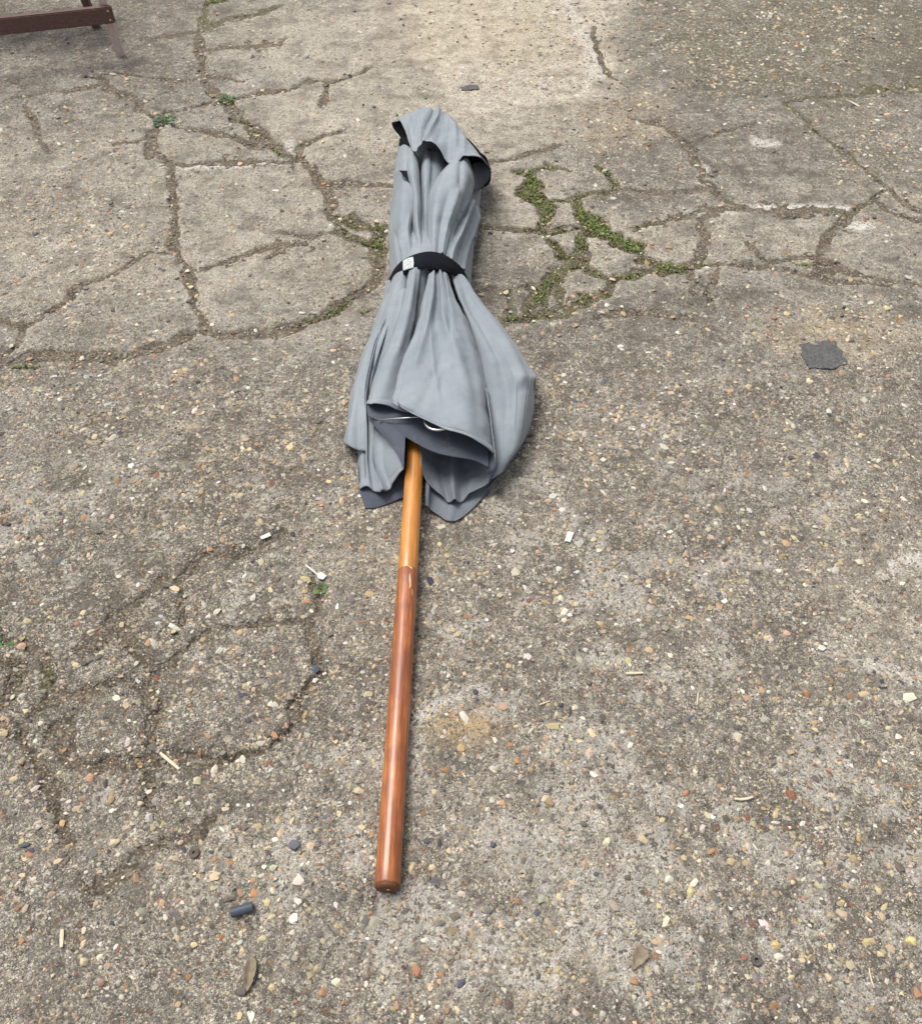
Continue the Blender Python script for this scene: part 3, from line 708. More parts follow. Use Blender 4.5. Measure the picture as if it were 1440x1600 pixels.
S['C'] = sheet('canopy_panel', [
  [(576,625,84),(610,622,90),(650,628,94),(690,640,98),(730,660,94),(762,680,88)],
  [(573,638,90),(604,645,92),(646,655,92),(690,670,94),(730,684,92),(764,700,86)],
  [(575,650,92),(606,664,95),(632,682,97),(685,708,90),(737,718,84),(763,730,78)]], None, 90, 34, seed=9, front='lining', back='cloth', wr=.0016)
S['B'] = sheet('canopy_panel', [
  [(638,424,168),(646,420,178),(656,418,180),(664,420,170),(674,424,150)],
  [(630,466,150),(640,462,162),(652,464,154),(664,466,136),(680,468,120)],
  [(614,512,138),(628,510,150),(644,512,140),(660,514,120),(684,516,106)],
  [(599,552,128),(616,550,138),(634,552,126),(654,556,106),(684,562,98)],
  [(582,598,116),(602,596,124),(622,598,112),(646,604,98),(680,612,92)],
  [(572,631,108),(588,631,115),(606,635,108),(624,642,99),(660,650,95)]], None, 70, 100, curl=(38, 8), seed=10, hem=True, folds=[(.3,.35,5,.08,.0,.6),(.62,.6,-6,.08,-.1,.5),(.15,.12,-3,.05,.5,1)])
S['A'] = sheet('canopy_panel', [
  [(668,428,172),(674,424,182),(684,422,180),(694,424,180),(700,430,166)],
  [(658,473,166),(670,468,182),(686,464,172),(702,464,180),(714,470,150)],
  [(645,520,152),(662,514,166),(684,510,165),(710,508,170),(736,516,138)],
  [(629,557,146),(652,550,157),(682,548,159),(720,548,160),(752,560,120)],
  [(619,594,138),(646,588,148),(680,590,153),(724,590,150),(762,606,106)],
  [(612,623,134),(640,630,141),(680,646,140),(728,656,148),(767,658,100)],
  [(616,630,132),(648,648,132),(690,668,136),(738,684,136),(774,712,90)]], None, 110, 130, curl=(7, 16), seed=11, wr=.0034, wsc=11, hem=True,
  folds=[(.34,.20,6,.06,.0,.6),(.46,.40,-6,.05,-.1,.32),(.5,.9,5,.05,.25,.8),(.44,.62,-4,.06,.3,.75),(.88,.90,5,.05,.1,.9),(.12,.05,-3,.03,.1,1),(.58,.50,5,.05,-.2,.3),(.68,.66,-6,.04,-.2,.36),(.2,.9,3,.06,.72,1.0),(.9,.25,-3,.05,.55,.95),(.28,.62,1.8,.02,.35,.75),(.80,.45,-1.8,.02,.3,.7)])
S['Aedge'] = sheet('canopy_panel', [
  [(760,606,112),(763,610,100),(766,618,88)], [(767,658,102),(768,664,90),(765,672,78)], [(774,712,90),(771,722,80),(762,726,72)], [(775,738,66),(770,742,60),(760,742,56)]], None, 14, 50, seed=12, wr=.001)
# little gathers just under the strap
S['k1'] = sheet('canopy_panel', [
  [(612,434,96),(620,426,134),(630,422,150),(640,424,146)],
  [(604,462,84),(612,456,118),(622,454,128),(634,458,124)],
  [(594,496,72),(602,492,100),(612,492,108),(624,496,104)],
  [(584,530,62),(592,528,84),(602,528,92),(612,532,90)]], None, 30, 50, curl=(14, 14), seed=13)
# upper half, above the strap ------------------------------------------------
S['Ubase'] = sheet('canopy_panel', [
  [(626,205,20),(650,205,70),(690,208,80),(725,220,60),(745,245,20)],
  [(618,260,14),(645,255,66),(690,255,76),(730,262,60),(752,285,16)],
  [(612,310,14),(640,308,82),(685,305,90),(725,312,74),(748,335,14)],
  [(608,360,14),(636,356,104),(680,354,112),(718,360,92),(742,380,14)],
  [(608,400,16),(634,394,145),(674,390,160),(710,396,130),(738,414,16)],
  [(608,440,18),(632,428,140),(672,420,160),(712,430,130),(735,452,16)]], None, 60, 80, seed=20, folds=[(.8,.7,10,.05,0,1),(.9,.85,-8,.05,0,1)])
S['U5'] = sheet('canopy_panel', [
  [(716,312,90),(732,310,96),(743,318,70),(752,327,24)],
  [(712,336,104),(724,338,108),(738,344,80),(748,350,22)],
  [(708,362,118),(718,364,128),(730,368,90),(741,376,20)],
  [(700,388,140),(710,390,150),(724,394,110),(738,402,20)],
  [(694,408,158),(708,412,150),(722,422,110),(736,436,20)]], None, 50, 60, curl=(18, 12), seed=21, folds=[(.5,.22,12,.06,0,1.2),(.72,.45,-11,.05,0,1.2),(.92,.66,9,.05,.1,1.2),(.98,.85,-8,.05,.4,1.2)])
S['U0'] = sheet('canopy_panel', [
  [(624,228,50),(632,226,88),(640,230,96),(648,236,94)],
  [(618,252,40),(628,250,90),(638,254,100),(648,258,96)],
  [(615,275,36),(626,278,88),(638,284,104),(650,288,98)],
  [(616,310,40),(628,312,92),(642,316,108),(656,318,100)]], None, 30, 50, curl=(8, 16), seed=22)
S['U1'] = sheet('canopy_panel', [
  [(613,268,66),(618,265,96),(624,268,114),(630,276,120),(635,285,112)],
  [(614,292,40),(620,288,86),(632,290,110),(644,296,118),(652,304,96)],
  [(609,332,32),(618,326,92),(632,326,126),(644,328,128),(651,332,102)],
  [(607,368,30),(616,362,96),(630,360,134),(640,362,136),(648,366,112)],
  [(608,396,34),(618,390,106),(632,388,142),(646,388,150),(656,392,138)],
  [(610,428,36),(620,418,112),(632,412,142),(648,410,158),(660,410,158)]], None, 56, 90, curl=(22, 22), seed=23, folds=[(.12,.35,-13,.04,.62,1.3),(.9,.82,-8,.05,.3,.9),(.5,.45,6,.12,.1,.8),(.7,.62,5,.05,.45,1.2),(.25,.5,6,.04,.75,1.3)])
S['U2'] = sheet('canopy_panel', [
  [(636,230,96),(643,232,116),(650,240,114),(654,252,100)],
  [(634,264,98),(642,266,124),(650,272,122),(656,280,102)],
  [(642,304,108),(648,304,132),(653,308,132),(658,314,108)],
  [(643,346,118),(649,346,142),(654,348,142),(659,352,116)],
  [(648,378,132),(654,380,154),(659,382,152),(663,386,130)],
  [(650,404,150),(656,404,166),(662,406,166),(668,408,152)]], None, 30, 80, curl=(22, 22), seed=24, wr=.0015)
S['U3'] = sheet('canopy_panel', [
  [(655,244,78),(662,236,108),(670,230,118),(684,236,110),(702,254,82)],
  [(656,268,80),(662,262,114),(672,260,116),(684,264,102),(698,276,78)],
  [(658,300,84),(663,296,114),(669,296,112),(676,300,98),(686,306,82)],
  [(659,336,90),(663,334,120),(668,334,118),(673,338,104),(680,342,88)],
  [(660,370,106),(664,368,130),(668,368,128),(672,372,116),(678,376,100)],
  [(662,404,150),(666,402,166),(670,402,166),(674,404,160),(680,406,148)]], None, 40, 80, curl=(22, 22), seed=25, wr=.0015, folds=[(.6,.7,-8,.1,-.2,.35)])
S['U4'] = sheet('canopy_panel', [
  [(702,254,108),(708,248,136),(718,244,150),(728,246,146),(734,252,110)],
  [(684,274,114),(696,266,160),(712,262,176),(730,268,162),(741,276,104)],
  [(669,303,116),(684,292,164),(706,288,178),(726,296,158),(738,304,98)],
  [(666,338,118),(678,330,168),(696,326,174),(714,330,156),(726,334,100)],
  [(667,368,128),(676,360,160),(690,358,164),(704,360,150),(714,364,110)],
  [(668,402,150),(676,398,172),(686,396,174),(696,398,166),(704,404,146)]], None, 64, 90, curl=(30, 24), seed=26, wr=.002, folds=[(.30,.3,5,.07,.2,1.1),(.50,.45,-6,.07,.45,1.1),(.68,.6,5,.05,.4,1.1),(.55,.8,-7,.06,-.1,.4),(.88,.8,-6,.05,.3,1.1)])
# inside of the tip flap, shade of the hollow painted near black
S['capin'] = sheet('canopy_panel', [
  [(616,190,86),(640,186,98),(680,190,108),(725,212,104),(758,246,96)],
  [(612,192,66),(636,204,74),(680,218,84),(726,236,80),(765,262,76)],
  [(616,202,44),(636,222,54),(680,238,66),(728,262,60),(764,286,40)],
  [(630,208,30),(644,236,44),(682,258,56),(726,276,46),(742,298,20)]], None, 60, 40, seed=27, front='shade_navy', back='shade_navy')
S['tuck2'] = sheet('canopy_panel', [  # dark sheets here stand for shade in the folds
  [(618,266,84),(628,266,100),(638,266,106)], [(621,270,90),(630,272,102),(638,272,107)], [(630,281,100),(634,284,104),(639,286,106)]], None, 14, 14, seed=31, wr=.0005, front='shade_navy', back='shade_navy')
S['tuck'] = sheet('canopy_panel', [  # dark sheet standing for shade in the fold
  [(624,216,70),(632,214,90),(640,218,92)], [(623,224,56),(632,224,84),(641,230,88)], [(626,232,44),(634,232,70),(644,238,84)]], None, 16, 16, seed=28, front='shade_navy', back='shade_navy')
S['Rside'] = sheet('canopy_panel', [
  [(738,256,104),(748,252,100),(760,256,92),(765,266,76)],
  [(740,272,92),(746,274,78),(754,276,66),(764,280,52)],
  [(740,296,70),(744,296,50),(750,294,38),(757,292,24)]], None, 30, 30, seed=29, front='lining', back='shade_navy')
S['cap'] = sheet('canopy_panel', [
  [(621,186,96),(645,175,100),(669,167,104),(684,171,92),(700,177,92),(712,190,84),(732,218,74),(765,262,56)],
  [(626,190,112),(645,184,122),(669,178,126),(686,184,112),(704,186,120),(716,200,112),(736,226,102),(766,264,70)],
  [(632,203,120),(644,200,136),(664,196,138),(684,200,128),(704,204,142),(722,216,136),(744,236,126),(766,264,80)],
  [(638,220,124),(648,218,142),(664,212,150),(682,214,150),(704,228,146),(724,234,152),(746,242,142),(766,264,88)],
  [(642,230,122),(650,237,136),(663,224,156),(680,225,164),(704,255,140),(726,245,166),(750,247,156),(766,265,92)]], None, 170, 80, seed=30, wr=.0022, wsc=22, hem=True, folds=[(.2,.17,-4,.03,.15,1),(.27,.20,4,.03,.2,1.2),(.43,.29,11,.03,-.2,1.0),(.37,.24,-8,.03,-.1,.9),(.52,.42,-5,.03,-.1,.9),(.57,.54,-5,.035,.2,1.2),(.66,.6,4,.03,.2,1.1),(.76,.70,5,.03,.25,1.2),(.12,.08,3,.02,.1,1)])
for k_, o_ in S.items(): reg(o_)
for k_ in ('C', 'Ein', 'Elow'): S[k_]['label'] = 'dark slate underside of the canopy cloth'
for k_ in ('capin', 'tuck', 'tuck2', 'Rside'): S[k_]['label'] = 'inside of the folded tip flap, darkened with painted shade'
for k_ in ('F', 'F2'): S[k_]['label'] = 'inside face of the canopy cloth over a rib end'

# strap ----------------------------------------------------------------------
t_ = NT('black_webbing'); v_ = t_.coord()
M['strap'] = t_.done(t_.mix(t_.noise(v_, 60, 4), (.003, .004, .007), (.009, .010, .016)), .85, t_.bump(t_.math('ADD', t_.noise(v_, 900, 2), t_.noise(t_.vmul(v_, (60, 900, 60)), 1, 2)), .0012, .9), .12)
strap = sheet('strap', [
  [(607,436,22),(611,428,78),(617,418,118),(629,406,152),(648,397,180),(669,393,190),(690,396,186),(711,408,166),(724,421,124),(733,440,74),(737,454,18)],
  [(607,443,22),(611,437,80),(617,427,121),(630,416,155),(648,409,184),(669,405,194),(688,409,190),(709,418,170),(723,431,127),(733,449,74),(737,460,18)],
  [(607,450,20),(611,446,76),(618,437,116),(632,428,150),(648,421,178),(669,417,187),(686,422,183),(707,428,164),(721,440,122),(733,457,70),(737,466,16)]],
  None, 90, 14, th=.003, wr=.0006, seed=40, front='strap', back='strap')
reg(strap, 'black webbing strap tied round the canopy')
M['tag'] = plain('white_label', (.46, .48, .50), (.56, .58, .59), 60, .6)
tagp = sheet('strap_tag', [[(629,407,158),(637,403,173),(645,401,184)], [(629,415,161),(637,412,175),(646,410,186)], [(629,423,159),(637,420,173),(645,418,184)]],
  None, 10, 10, th=.001, wr=0, seed=41, front='tag', back='tag')
M['tagmark'] = plain('label_print', (.30, .33, .36), (.36, .38, .42), 60, .7)
marks = bmesh.new()
for (a, b_, c_, d_) in ((636,405.5,642,404.5), (634,409.5,643,408.0), (634,413.5,643,412.0)):
    p0, p1 = P(a, b_, .1815 if a > 635 else .178), P(c_, d_, .1865); add_tube(marks, [p0, p1], .0004, 4)
tagm = bm_obj('printed_lines', marks, M['tagmark'])

# pole -----------------------------------------------------------------------
def wood(name, c1, c2, c3, gr=.7):
    t = NT(name); v = t.coord(); g = t.vmul(v, (55, 3.2, 55))
    n = t.noise(g, 1.6, 5, .6, dist=1.2); n2 = t.noise(v, 16, 3, .6); n3 = t.noise(t.vmul(v, (300, 10, 300)), 1, 3, .6)
    col = t.mix(t.ramp(n, [(.35, 0), (.68, 1)]), c1, c2)
    col = t.mix(t.math('MULTIPLY', t.ramp(n2, [(.46, 0), (.6, 1)]), .5), col, c3)
    col = t.mix(t.math('MULTIPLY', t.ramp(n3, [(.42, 1), (.56, 0)]), gr), col, tuple(k * .45 for k in c1))
    t.b.inputs['Coat Weight'].default_value = .55; t.b.inputs['Coat Roughness'].default_value = .26
    return t.done(col, t.ramp(n2, [(.3, .34), (.7, .5)]), t.bump(n3, .0003, .5), .5)
M['wood_dark'] = wood('red_brown_varnish', (.31, .082, .020), (.52, .180, .042), (.17, .042, .014), .6)
M['wood_light'] = wood('honey_varnish', (.50, .190, .030), (.62, .265, .045), (.40, .135, .024), .35)
M['wood_end'] = plain('end_grain', (.085, .032, .014), (.16, .062, .025), 260, .6, .3, .001)
RAD = .0192
A0, A1 = P(605, 1384, .0205), P(637, 893, .036)
A2 = P(646.5, 738, .047)
ax = (A1 - A0).normalized(); far = A2 + (A2 - A1).normalized() * .80
def pole(name, p, q_, r0, r1, mat, n=36, seg=24, bevel=.002, wob=0.0):
    bm = bmesh.new(); pts = [p + (q_ - p) * (k / seg) for k in range(seg + 1)]
    L = (q_ - p).length; rr = [r0 + (r1 - r0) * k / seg for k in range(seg + 1)]
    d = (q_ - p).normalized()
    pts = [p, p + d * bevel * .5, p + d * bevel * 1.6] + pts[1:-1] + [q_ - d * bevel * 1.0, q_]
    rr = [r0 - bevel, r0 - bevel * .35, r0] + rr[1:-1] + [r1, r1 - bevel * .4]
    add_tube(bm, pts, rr, n); return bm_obj(name, bm, mat)
low = reg(pole('lower_pole', A0, A1, RAD, RAD, M['wood_dark']), 'red brown lower half of the pole')
up = reg(pole('upper_pole', A1 + (A2 - A1).normalized() * -.001, far, RAD * .955, RAD * .92, M['wood_light'], bevel=.001), 'honey coloured upper half of the pole')
bmx = bmesh.new(); d0 = (A0 - A1).normalized()
add_tube(bmx, [A0 - d0 * .0012, A0 - d0 * .0004, A0 + d0 * .0035, A0 + d0 * .006, A0 + d0 * .0064], [RAD - .0006, RAD - .0002, RAD - .0008, RAD - .0030, RAD - .0044], 36); cap = bm_obj('pole_end', bmx, M['wood_end'], smooth=False)
M['steel'] = plain('dull_steel', (.45, .45, .45), (.62, .61, .60), 200, .3, .5, .0003, metallic=1)
bmx = bmesh.new(); e = A0 + d0 * .0064 + Vector((.002, 0, .003)); add_tube(bmx, [e, e + d0 * .0012], .0028, 14); scr = bm_obj('screw', bmx, M['steel'])
# chipped pale varnish by the joint
M['chip'] = plain('bare_wood', (.55, .42, .28), (.70, .58, .42), 120, .8)
def patch_on_pole(pts, w):
    bm = bmesh.new(); vs = []
    for k, (a, b_) in enumerate(pts):
        c = A1 + (A0 - A1).normalized() * b_; up_ = Vector((0, 0, 1)); sx = Vector((1, 0, 0))
        ww = w * (1.3 - abs(k / (len(pts) - 1) - .5) * 2) * rnd.uniform(.5, 1.3)
        for s_ in (-1, 1):
            th = a + s_ * ww; vs.append(bm.verts.new(c + (sx * math.sin(th) + up_ * math.cos(th)) * (RAD + .0002)))
    for k in range(len(pts) - 1): bm.faces.new((vs[2 * k], vs[2 * k + 1], vs[2 * k + 3], vs[2 * k + 2]))
    o = bm_obj('chipped_varnish', bm, M['chip'], smooth=False); sm = o.modifiers.new('t', 'SOLIDIFY'); sm.thickness = .0003; return o
chips = [patch_on_pole([(.10, .001), (.22, .0025), (.36, .004), (.46, .007)], .11), patch_on_pole([(.28, .018), (.30, .026), (.34, .034), (.40, .044), (.34, .05)], .09), patch_on_pole([(.62, .05), (.66, .058), (.70, .064)], .04)]

# pin and ring hanging in the hem ---------------------------------------------
bmx = bmesh.new(); add_tube(bmx, [P(591, 656, .101), P(640, 652.5, .109), P(668, 650, .118)], .0018, 10); pin = reg(bm_obj('metal_pin', bmx, M['steel']), 'thin silver rod under the hem')
bmx = bmesh.new(); c = P(684.5, 659, .126); rr_ = .0265
ring = []
for k in range(41):
    a = 2 * math.pi * k / 40; ring.append(c + Vector((math.cos(a) * rr_, math.sin(a) * rr_ * 1.12, .006 * -math.sin(a))))
add_tube(bmx, ring, .0026, 10); rg = reg(bm_obj('metal_ring', bmx, M['steel']), 'silver ring poking out below the hem')
for o_ in PARTS + []:
    o_.parent = PAR; o_.matrix_parent_inverse = Matrix.Translation(-PAR.location)
for ch, pa in [(tagp, strap), (tagm, tagp), (cap, low), (scr, low)] + [(c_, low) for c_ in chips]:
    if ch is tagm: ch.parent = strap
    else: ch.parent = pa

# ------------------------------------------------------------------ bench, top left
M['bench'] = plain('dark_stained_timber', (.085, .044, .037), (.155, .086, .072), 30, .6, .4, .0008, (1, 8, 8))
M['bench_leg'] = plain('pale_timber', (.46, .35, .31), (.68, .56, .51), 30, .7, .3, .0008, (8, 8, 1))  # paler than the other bench parts
def beam(name, a, b, w, h, mat, parent, upv=Vector((0, 0, 1)), bev=.003):
    d = (b - a); L = d.length; d.normalize(); s_ = d.cross(upv).normalized(); u = s_.cross(d).normalized()
    bm = bmesh.new(); bmesh.ops.create_cube(bm, size=1)
    for v in bm.verts: v.co = Vector((v.co.x * w, v.co.y * L, v.co.z * h))
    bmesh.ops.bevel(bm, geom=list(bm.edges), offset=bev, segments=2, affect='EDGES')
    R_ = Matrix((s_, d, u)).transposed().to_4x4(); R_.translation = (a + b) / 2; bm.transform(R_)
    return bm_obj(name, bm, mat, parent, smooth=False)
foot = P(189, 86, .0); 
BE = empty('garden_bench', (0, 0, 0)); tag(BE, 'dark brown wooden bench frame with low rail and splayed leg, top left corner', 'bench')
r1 = P(177, 21, .150); r0 = P(-2, 40, .150); rd = (r0 - r1).normalized()
beam('rail', r1, r1 + rd * 1.35, .024, .052, M['bench'], BE)
Q_ = r1 + rd * .030 + Vector((0, .026, 0)); ld = (Q_ - foot).normalized()
lgo = Vector((.0, .022, 0))
beam('leg', foot - Vector((0,0,0.002)), foot + ld * .50, .026, .018, M['bench_leg'], BE, Vector((0, 1, 0)))
f2 = foot + rd * .40 ; beam('leg', Vector((foot.x - .95, foot.y + .16, 0)) , Vector((foot.x - .85, foot.y + .17, .45)), .030, .022, M['bench'], BE, Vector((0, 1, 0)))
b0 = P(114, 12, .12); beam('back_leg', Vector((b0.x + .01, b0.y + .14, 0.0)), Vector((b0.x - .0, b0.y + .02, .45)), .026, .026, M['bench'], BE, Vector((0, 1, 0)))
seatz = .455
for k in range(4):
    beam('seat_slat', Vector((foot.x - .22, foot.y + .15 + k * .085, seatz)), Vector((foot.x - 1.25, foot.y + .24 + k * .085, seatz)), .07, .022, M['bench'], BE)
for (a_, b_) in ((172, 11), (175, 30)):
    p_ = P(a_ , b_, .155); bmx = bmesh.new(); nn = Vector((rd.y, -rd.x, 0)).normalized(); nn = nn if nn.y < 0 else -nn
    hh_ = .165 if b_ < 20 else .137; c_ = Vector((r1.x, r1.y, hh_)) + rd * .014 + nn * .0125
    add_tube(bmx, [c_, c_ + nn * .0012], .0035, 12); bm_obj('screw', bmx, M['steel'], BE, smooth=False)

# ------------------------------------------------------------------ single things lying about
def stone(px, py, w, h, col, label, cat='pebble', name='pebble', seed=0, sub=3, fl=.6, group=None, rot=None):
    """w,h: footprint in mm along and across"""
    rr = random.Random(seed * 7 + int(px)); bm = bmesh.new(); bmesh.ops.create_icosphere(bm, subdivisions=sub, radius=1)
    ph = [rr.uniform(0, 6.28) for _ in range(6)]
    for v in bm.verts:
        c = v.co; k = 1 + .16 * math.sin(2.3 * c.x + ph[0]) + .14 * math.sin(2.9 * c.y + ph[1]) + .1 * math.sin(4.1 * c.z + 3 * c.x + ph[2]) + rr.uniform(-.05, .05)
        v.co = Vector((c.x * w / 2000 * k, c.y * h / 2000 * k, max(c.z, -.5) * min(w, h) / 2000 * fl * k))
    for _ in range(11):
        nn = Vector((rr.gauss(0, 1), rr.gauss(0, 1), abs(rr.gauss(0, .7)))).normalized(); sc_ = Vector((w / 2000, h / 2000, min(w, h) / 2000 * fl))
        lim = rr.uniform(.62, .88)
        for v in bm.verts:
            u_ = Vector((v.co.x / sc_.x, v.co.y / sc_.y, v.co.z / sc_.z)); d_ = u_.dot(nn)
            if d_ > lim: u_ -= nn * (d_ - lim) * .93; v.co = Vector((u_.x * sc_.x, u_.y * sc_.y, u_.z * sc_.z))
    a = rot if rot is not None else rr.uniform(-.5, .5)
    bmesh.ops.rotate(bm, verts=bm.verts, cent=(0, 0, 0), matrix=Matrix.Rotation(a, 3, 'Z'))
    c0 = P(px, py); z = gz(c0.x, c0.y)
    o = bm_obj(name, bm, None); me = o.data; n = len(me.vertices)
    es = o.modifiers.new('edges', 'EDGE_SPLIT'); es.split_angle = .35
    at = me.color_attributes.new('tint', 'FLOAT_COLOR', 'POINT')
    for i in range(n):
        q_ = rr.uniform(.85, 1.12); at.data[i].color = (col[0] * q_, col[1] * q_, col[2] * q_, 1)
    me.materials.append(M['pebble']); o.location = (c0.x, c0.y, z + min(w, h) / 2000 * fl * .30)
    tag(o, label, cat, group); return o
CRM, ORG, WHT, GRY, BLU, PNK, BRN = (.60, .50, .33), (.42, .235, .135), (.68, .64, .56), (.20, .19, .17), (.09, .105, .13), (.55, .36, .27), (.26, .17, .10)
ST = [
 (1231,988,15,14,PNK,'pinkish round pebble alone on the aggregate right of the pole'),
 (1049,137,20,17,(.33,.24,.14),'large round brown pebble at the foot of the rough mossy slab'),
 (1112,1330,20,9,ORG,'orange elongated stone in the lower right of the yard',),
 (92,1214,0,0,0,0),
 (33,1010,19,16,PNK,'pink stone beside the weed at the left edge'),
 (64,1112,0,0,0,0),
 (141,987,17,9,CRM,'cream shard at the end of the worn joint, left side'),
 (180,1318,19,15,CRM,'cream jagged stone at lower left above the white pebble pair'),
 (142,1216,20,14,(.50,.30,.19),'pink brown rounded stone in the dirt left of the wooden stick'),
 (93,1209,12,9,CRM,'small cream pebble in the mossy dirt, left side'),
 (80,1281,0,0,0,0),
 (388,1100,11,9,CRM,'cream squarish pebble just left of the lower pole'),
 (398,1399,15,15,(.50,.24,.10),'orange red stone touching above the blue plastic tube'),
 (425,1434,11,10,CRM,'pale cream pebble right of the blue plastic tube'),
 (372,1190,13,11,WHT,'white pebble beside the dark crack left of the pole'),
 (390,1177,16,9,CRM,'yellow oval pebble left of the pole in the crack'),
 (295,1258,11,9,WHT,'whitish pebble by the dark crack below the stick'),
 (220,1257,11,10,CRM,'cream round pebble right of the short dark crack'),
 (252,1358,11,11,(.48,.33,.20),'tan pebble near the rusty washer'),
 (22,1217,13,10,CRM,'cream oval pebble at the left edge under the pink shard'),
 (66,852,12,9,WHT,'white chip near the left edge above the dark dirt'),
 (262,915,24,13,(.13,.125,.115),'flat dark grey stone lying in the crack, left'),
 (10,822,26,10,(.07,.06,.055),'dark flat stone at the left edge'),
 (24,828,12,8,CRM,'cream stone beside the dark flat stone at the left edge'),
 (131,672,22,13,(.60,.52,.38),'cream stone cluster piece beside a dark hole, upper left'),
 (288,534,15,12,WHT,'white pebble at the corner of the large slab piece'),
 (85,588,22,10,WHT,'pale elongated stone in the gritty crack, left'),
 (403,336,20,7,(.42,.38,.32),'pale flat chip on the large slab piece, upper one'),
 (428,359,22,6,(.50,.46,.38),'pale flat chip on the large slab piece, lower one'),
 (450,472,13,7,(.05,.045,.04),'small black chip low on the large slab piece'),
 (1376,142,30,18,BLU,'dark blue grey stone at the right by the slab edge'),
 (1196,150,24,14,BLU,'dark stone at the corner of the slab, top right'),
 (1172,161,18,13,(.5,.46,.38),'pale pebble just left of the dark corner stone'),
 (1013,170,18,14,WHT,'pale round pebble below the brown pebble'),
 (1075,200,20,9,(.10,.06,.055),'small dark red chip on the grey slab, top right'),
 (921,231,14,9,WHT,'white pebble above the mossy knot'),
 (1432,137,22,16,(.5,.42,.28),'cream pebble at the right edge by the slab edge'),
 (1406,496,16,12,(.65,.52,.20),'yellow pebble near the right edge'),
 (1386,590,13,12,ORG,'orange pebble near the right edge below the dark patch'),
 (972,584,10,9,(.45,.28,.14),'brown orange pebble right of the canopy'),
 (1008,654,13,10,CRM,'cream yellow stone right of the canopy'),
 (1183,609,12,9,CRM,'pale oval pebble left below the dark patch'),
 (1272,860,0,0,0,0),
 (1092,841,13,8,(.62,.50,.28),'yellow pebble right of the white paper chip'),
 (1074,921,14,8,WHT,'pale blue white pebble on the right aggregate'),
 (1108,968,12,8,WHT,'white shiny chip left of the pinkish round pebble'),
 (962,975,15,7,WHT,'white oblong pebble right of the pole'),
 (924,928,10,9,ORG,'small orange pebble right of the upper pole'),
 (876,1103,11,10,(.07,.08,.09),'dark round pebble right of the ochre patch'),
 (806,1136,12,9,(.62,.48,.28),'yellow orange pebble beside the ochre patch'),
 (784,1256,15,11,(.55,.34,.20),'pinkish pebble below the ochre patch'),
 (948,1318,17,19,(.66,.60,.40),'large cream angular stone, lower right middle'),
 (1046,1374,19,13,(.64,.62,.52),'pale flat stone, lower right'),
 (1078,1394,14,20,(.60,.52,.28),'yellow forked stone right of the pale flat stone'),
 (1142,1347,17,14,(.46,.36,.22),'tan triangular stone, lower right'),
 (1072,1239,12,11,(.48,.24,.13),'orange round pebble above the orange elongated stone'),
 (1424,1470,18,13,(.66,.56,.26),'yellow angular stone near the lower right edge'),
 (1212,1475,15,11,(.60,.45,.18),'yellow brown stone with dark side, lower right'),
 (1183,1502,0,0,0,0),
 (1375,1491,12,12,CRM,'cream pebble left of the yellow angular stone'),
 (1295,1528,12,13,CRM,'cream pebble in the lower right, below the small black ring'),
 (990,1535,16,11,ORG,'orange stone below the brown leaf, lower right'),
 (1434,1552,12,18,ORG,'orange stone at the lower right edge'),
 (652,1520,14,16,(.45,.22,.13),'red orange stone below the end of the pole'),
 (618,1375,0,0,0,0),
 (643,1357,11,16,(.60,.50,.30),'cream stone right of the end of the pole'),
 (641,1328,12,12,(.36,.27,.18),'tan round pebble right of the end of the pole, upper one'),
 (667,1316,13,10,BLU,'small dark blue stone right of the pole near its end'),
 (720,1398,13,10,(.58,.50,.40),'pale oval pebble below right of the end of the pole'),
 (770,1322,11,11,BLU,'dark blue round pebble right of the lower pole'),
 (504,1553,12,12,ORG,'orange pebble near the bottom, left of the middle'),
 (131,1504,14,13,CRM,'cream white pebble at the lower left'),
 (1274,1140,14,9,(.62,.52,.30),'yellow angular chip on the right aggregate'),
 (1390,1135,14,10,(.56,.48,.32),'cream oval chip near the right edge'),
 (38,1322,15,11,(.10,.11,.12),'dark grey stone at the lower left edge'),
 (960,1430,0,0,0,0),
]
for k, s_ in enumerate(ST):
    if s_[2] == 0: continue
    stone(*s_[:6], seed=k)

def flat_poly(name, pts, th, mat, label, cat, z_off=.004, curl=0.0, sub=0, irregular=0.0):
    """thin solid plate whose outline is given on the ground"""
    q = [P(a, b) for a, b in pts]; c0 = sum(q, Vector()) / len(q); z = gz(c0.x, c0.y)
    bm = bmesh.new(); n = len(q)
    top = [bm.verts.new((p.x - c0.x, p.y - c0.y, th + curl * ((p - c0).length / .02) ** 2 * .004)) for p in q]
    bot = [bm.verts.new((v.co.x, v.co.y, v.co.z - th)) for v in top]
    ct = bm.verts.new((0, 0, th)); cb = bm.verts.new((0, 0, 0))
    for i in range(n):
        j = (i + 1) % n; bm.faces.new((top[i], top[j], ct)); bm.faces.new((bot[j], bot[i], cb)); bm.faces.new((top[j], top[i], bot[i], bot[j]))
    bmesh.ops.recalc_face_normals(bm, faces=bm.faces)
    o = bm_obj(name, bm, mat, smooth=False); o.location = (c0.x, c0.y, z + z_off); tag(o, label, cat); return o
def dens(pts, k=5, j=1.6, seed=1):
    rr = random.Random(seed); out = []
    for a, b in zip(pts, pts[1:] + pts[:1]):
        for i in range(k):
            t = i / k; out.append((a[0] + (b[0] - a[0]) * t + (rr.uniform(-j, j) if i else 0), a[1] + (b[1] - a[1]) * t + (rr.uniform(-j, j) * .6 if i else 0)))
    return out
M['slate'] = plain('dark_bitumen', (.050, .053, .055), (.135, .130, .120), 150, .85, .3, .002)
M['white'] = plain('white_chip', (.52, .50, .45), (.64, .62, .57), 60, .6)
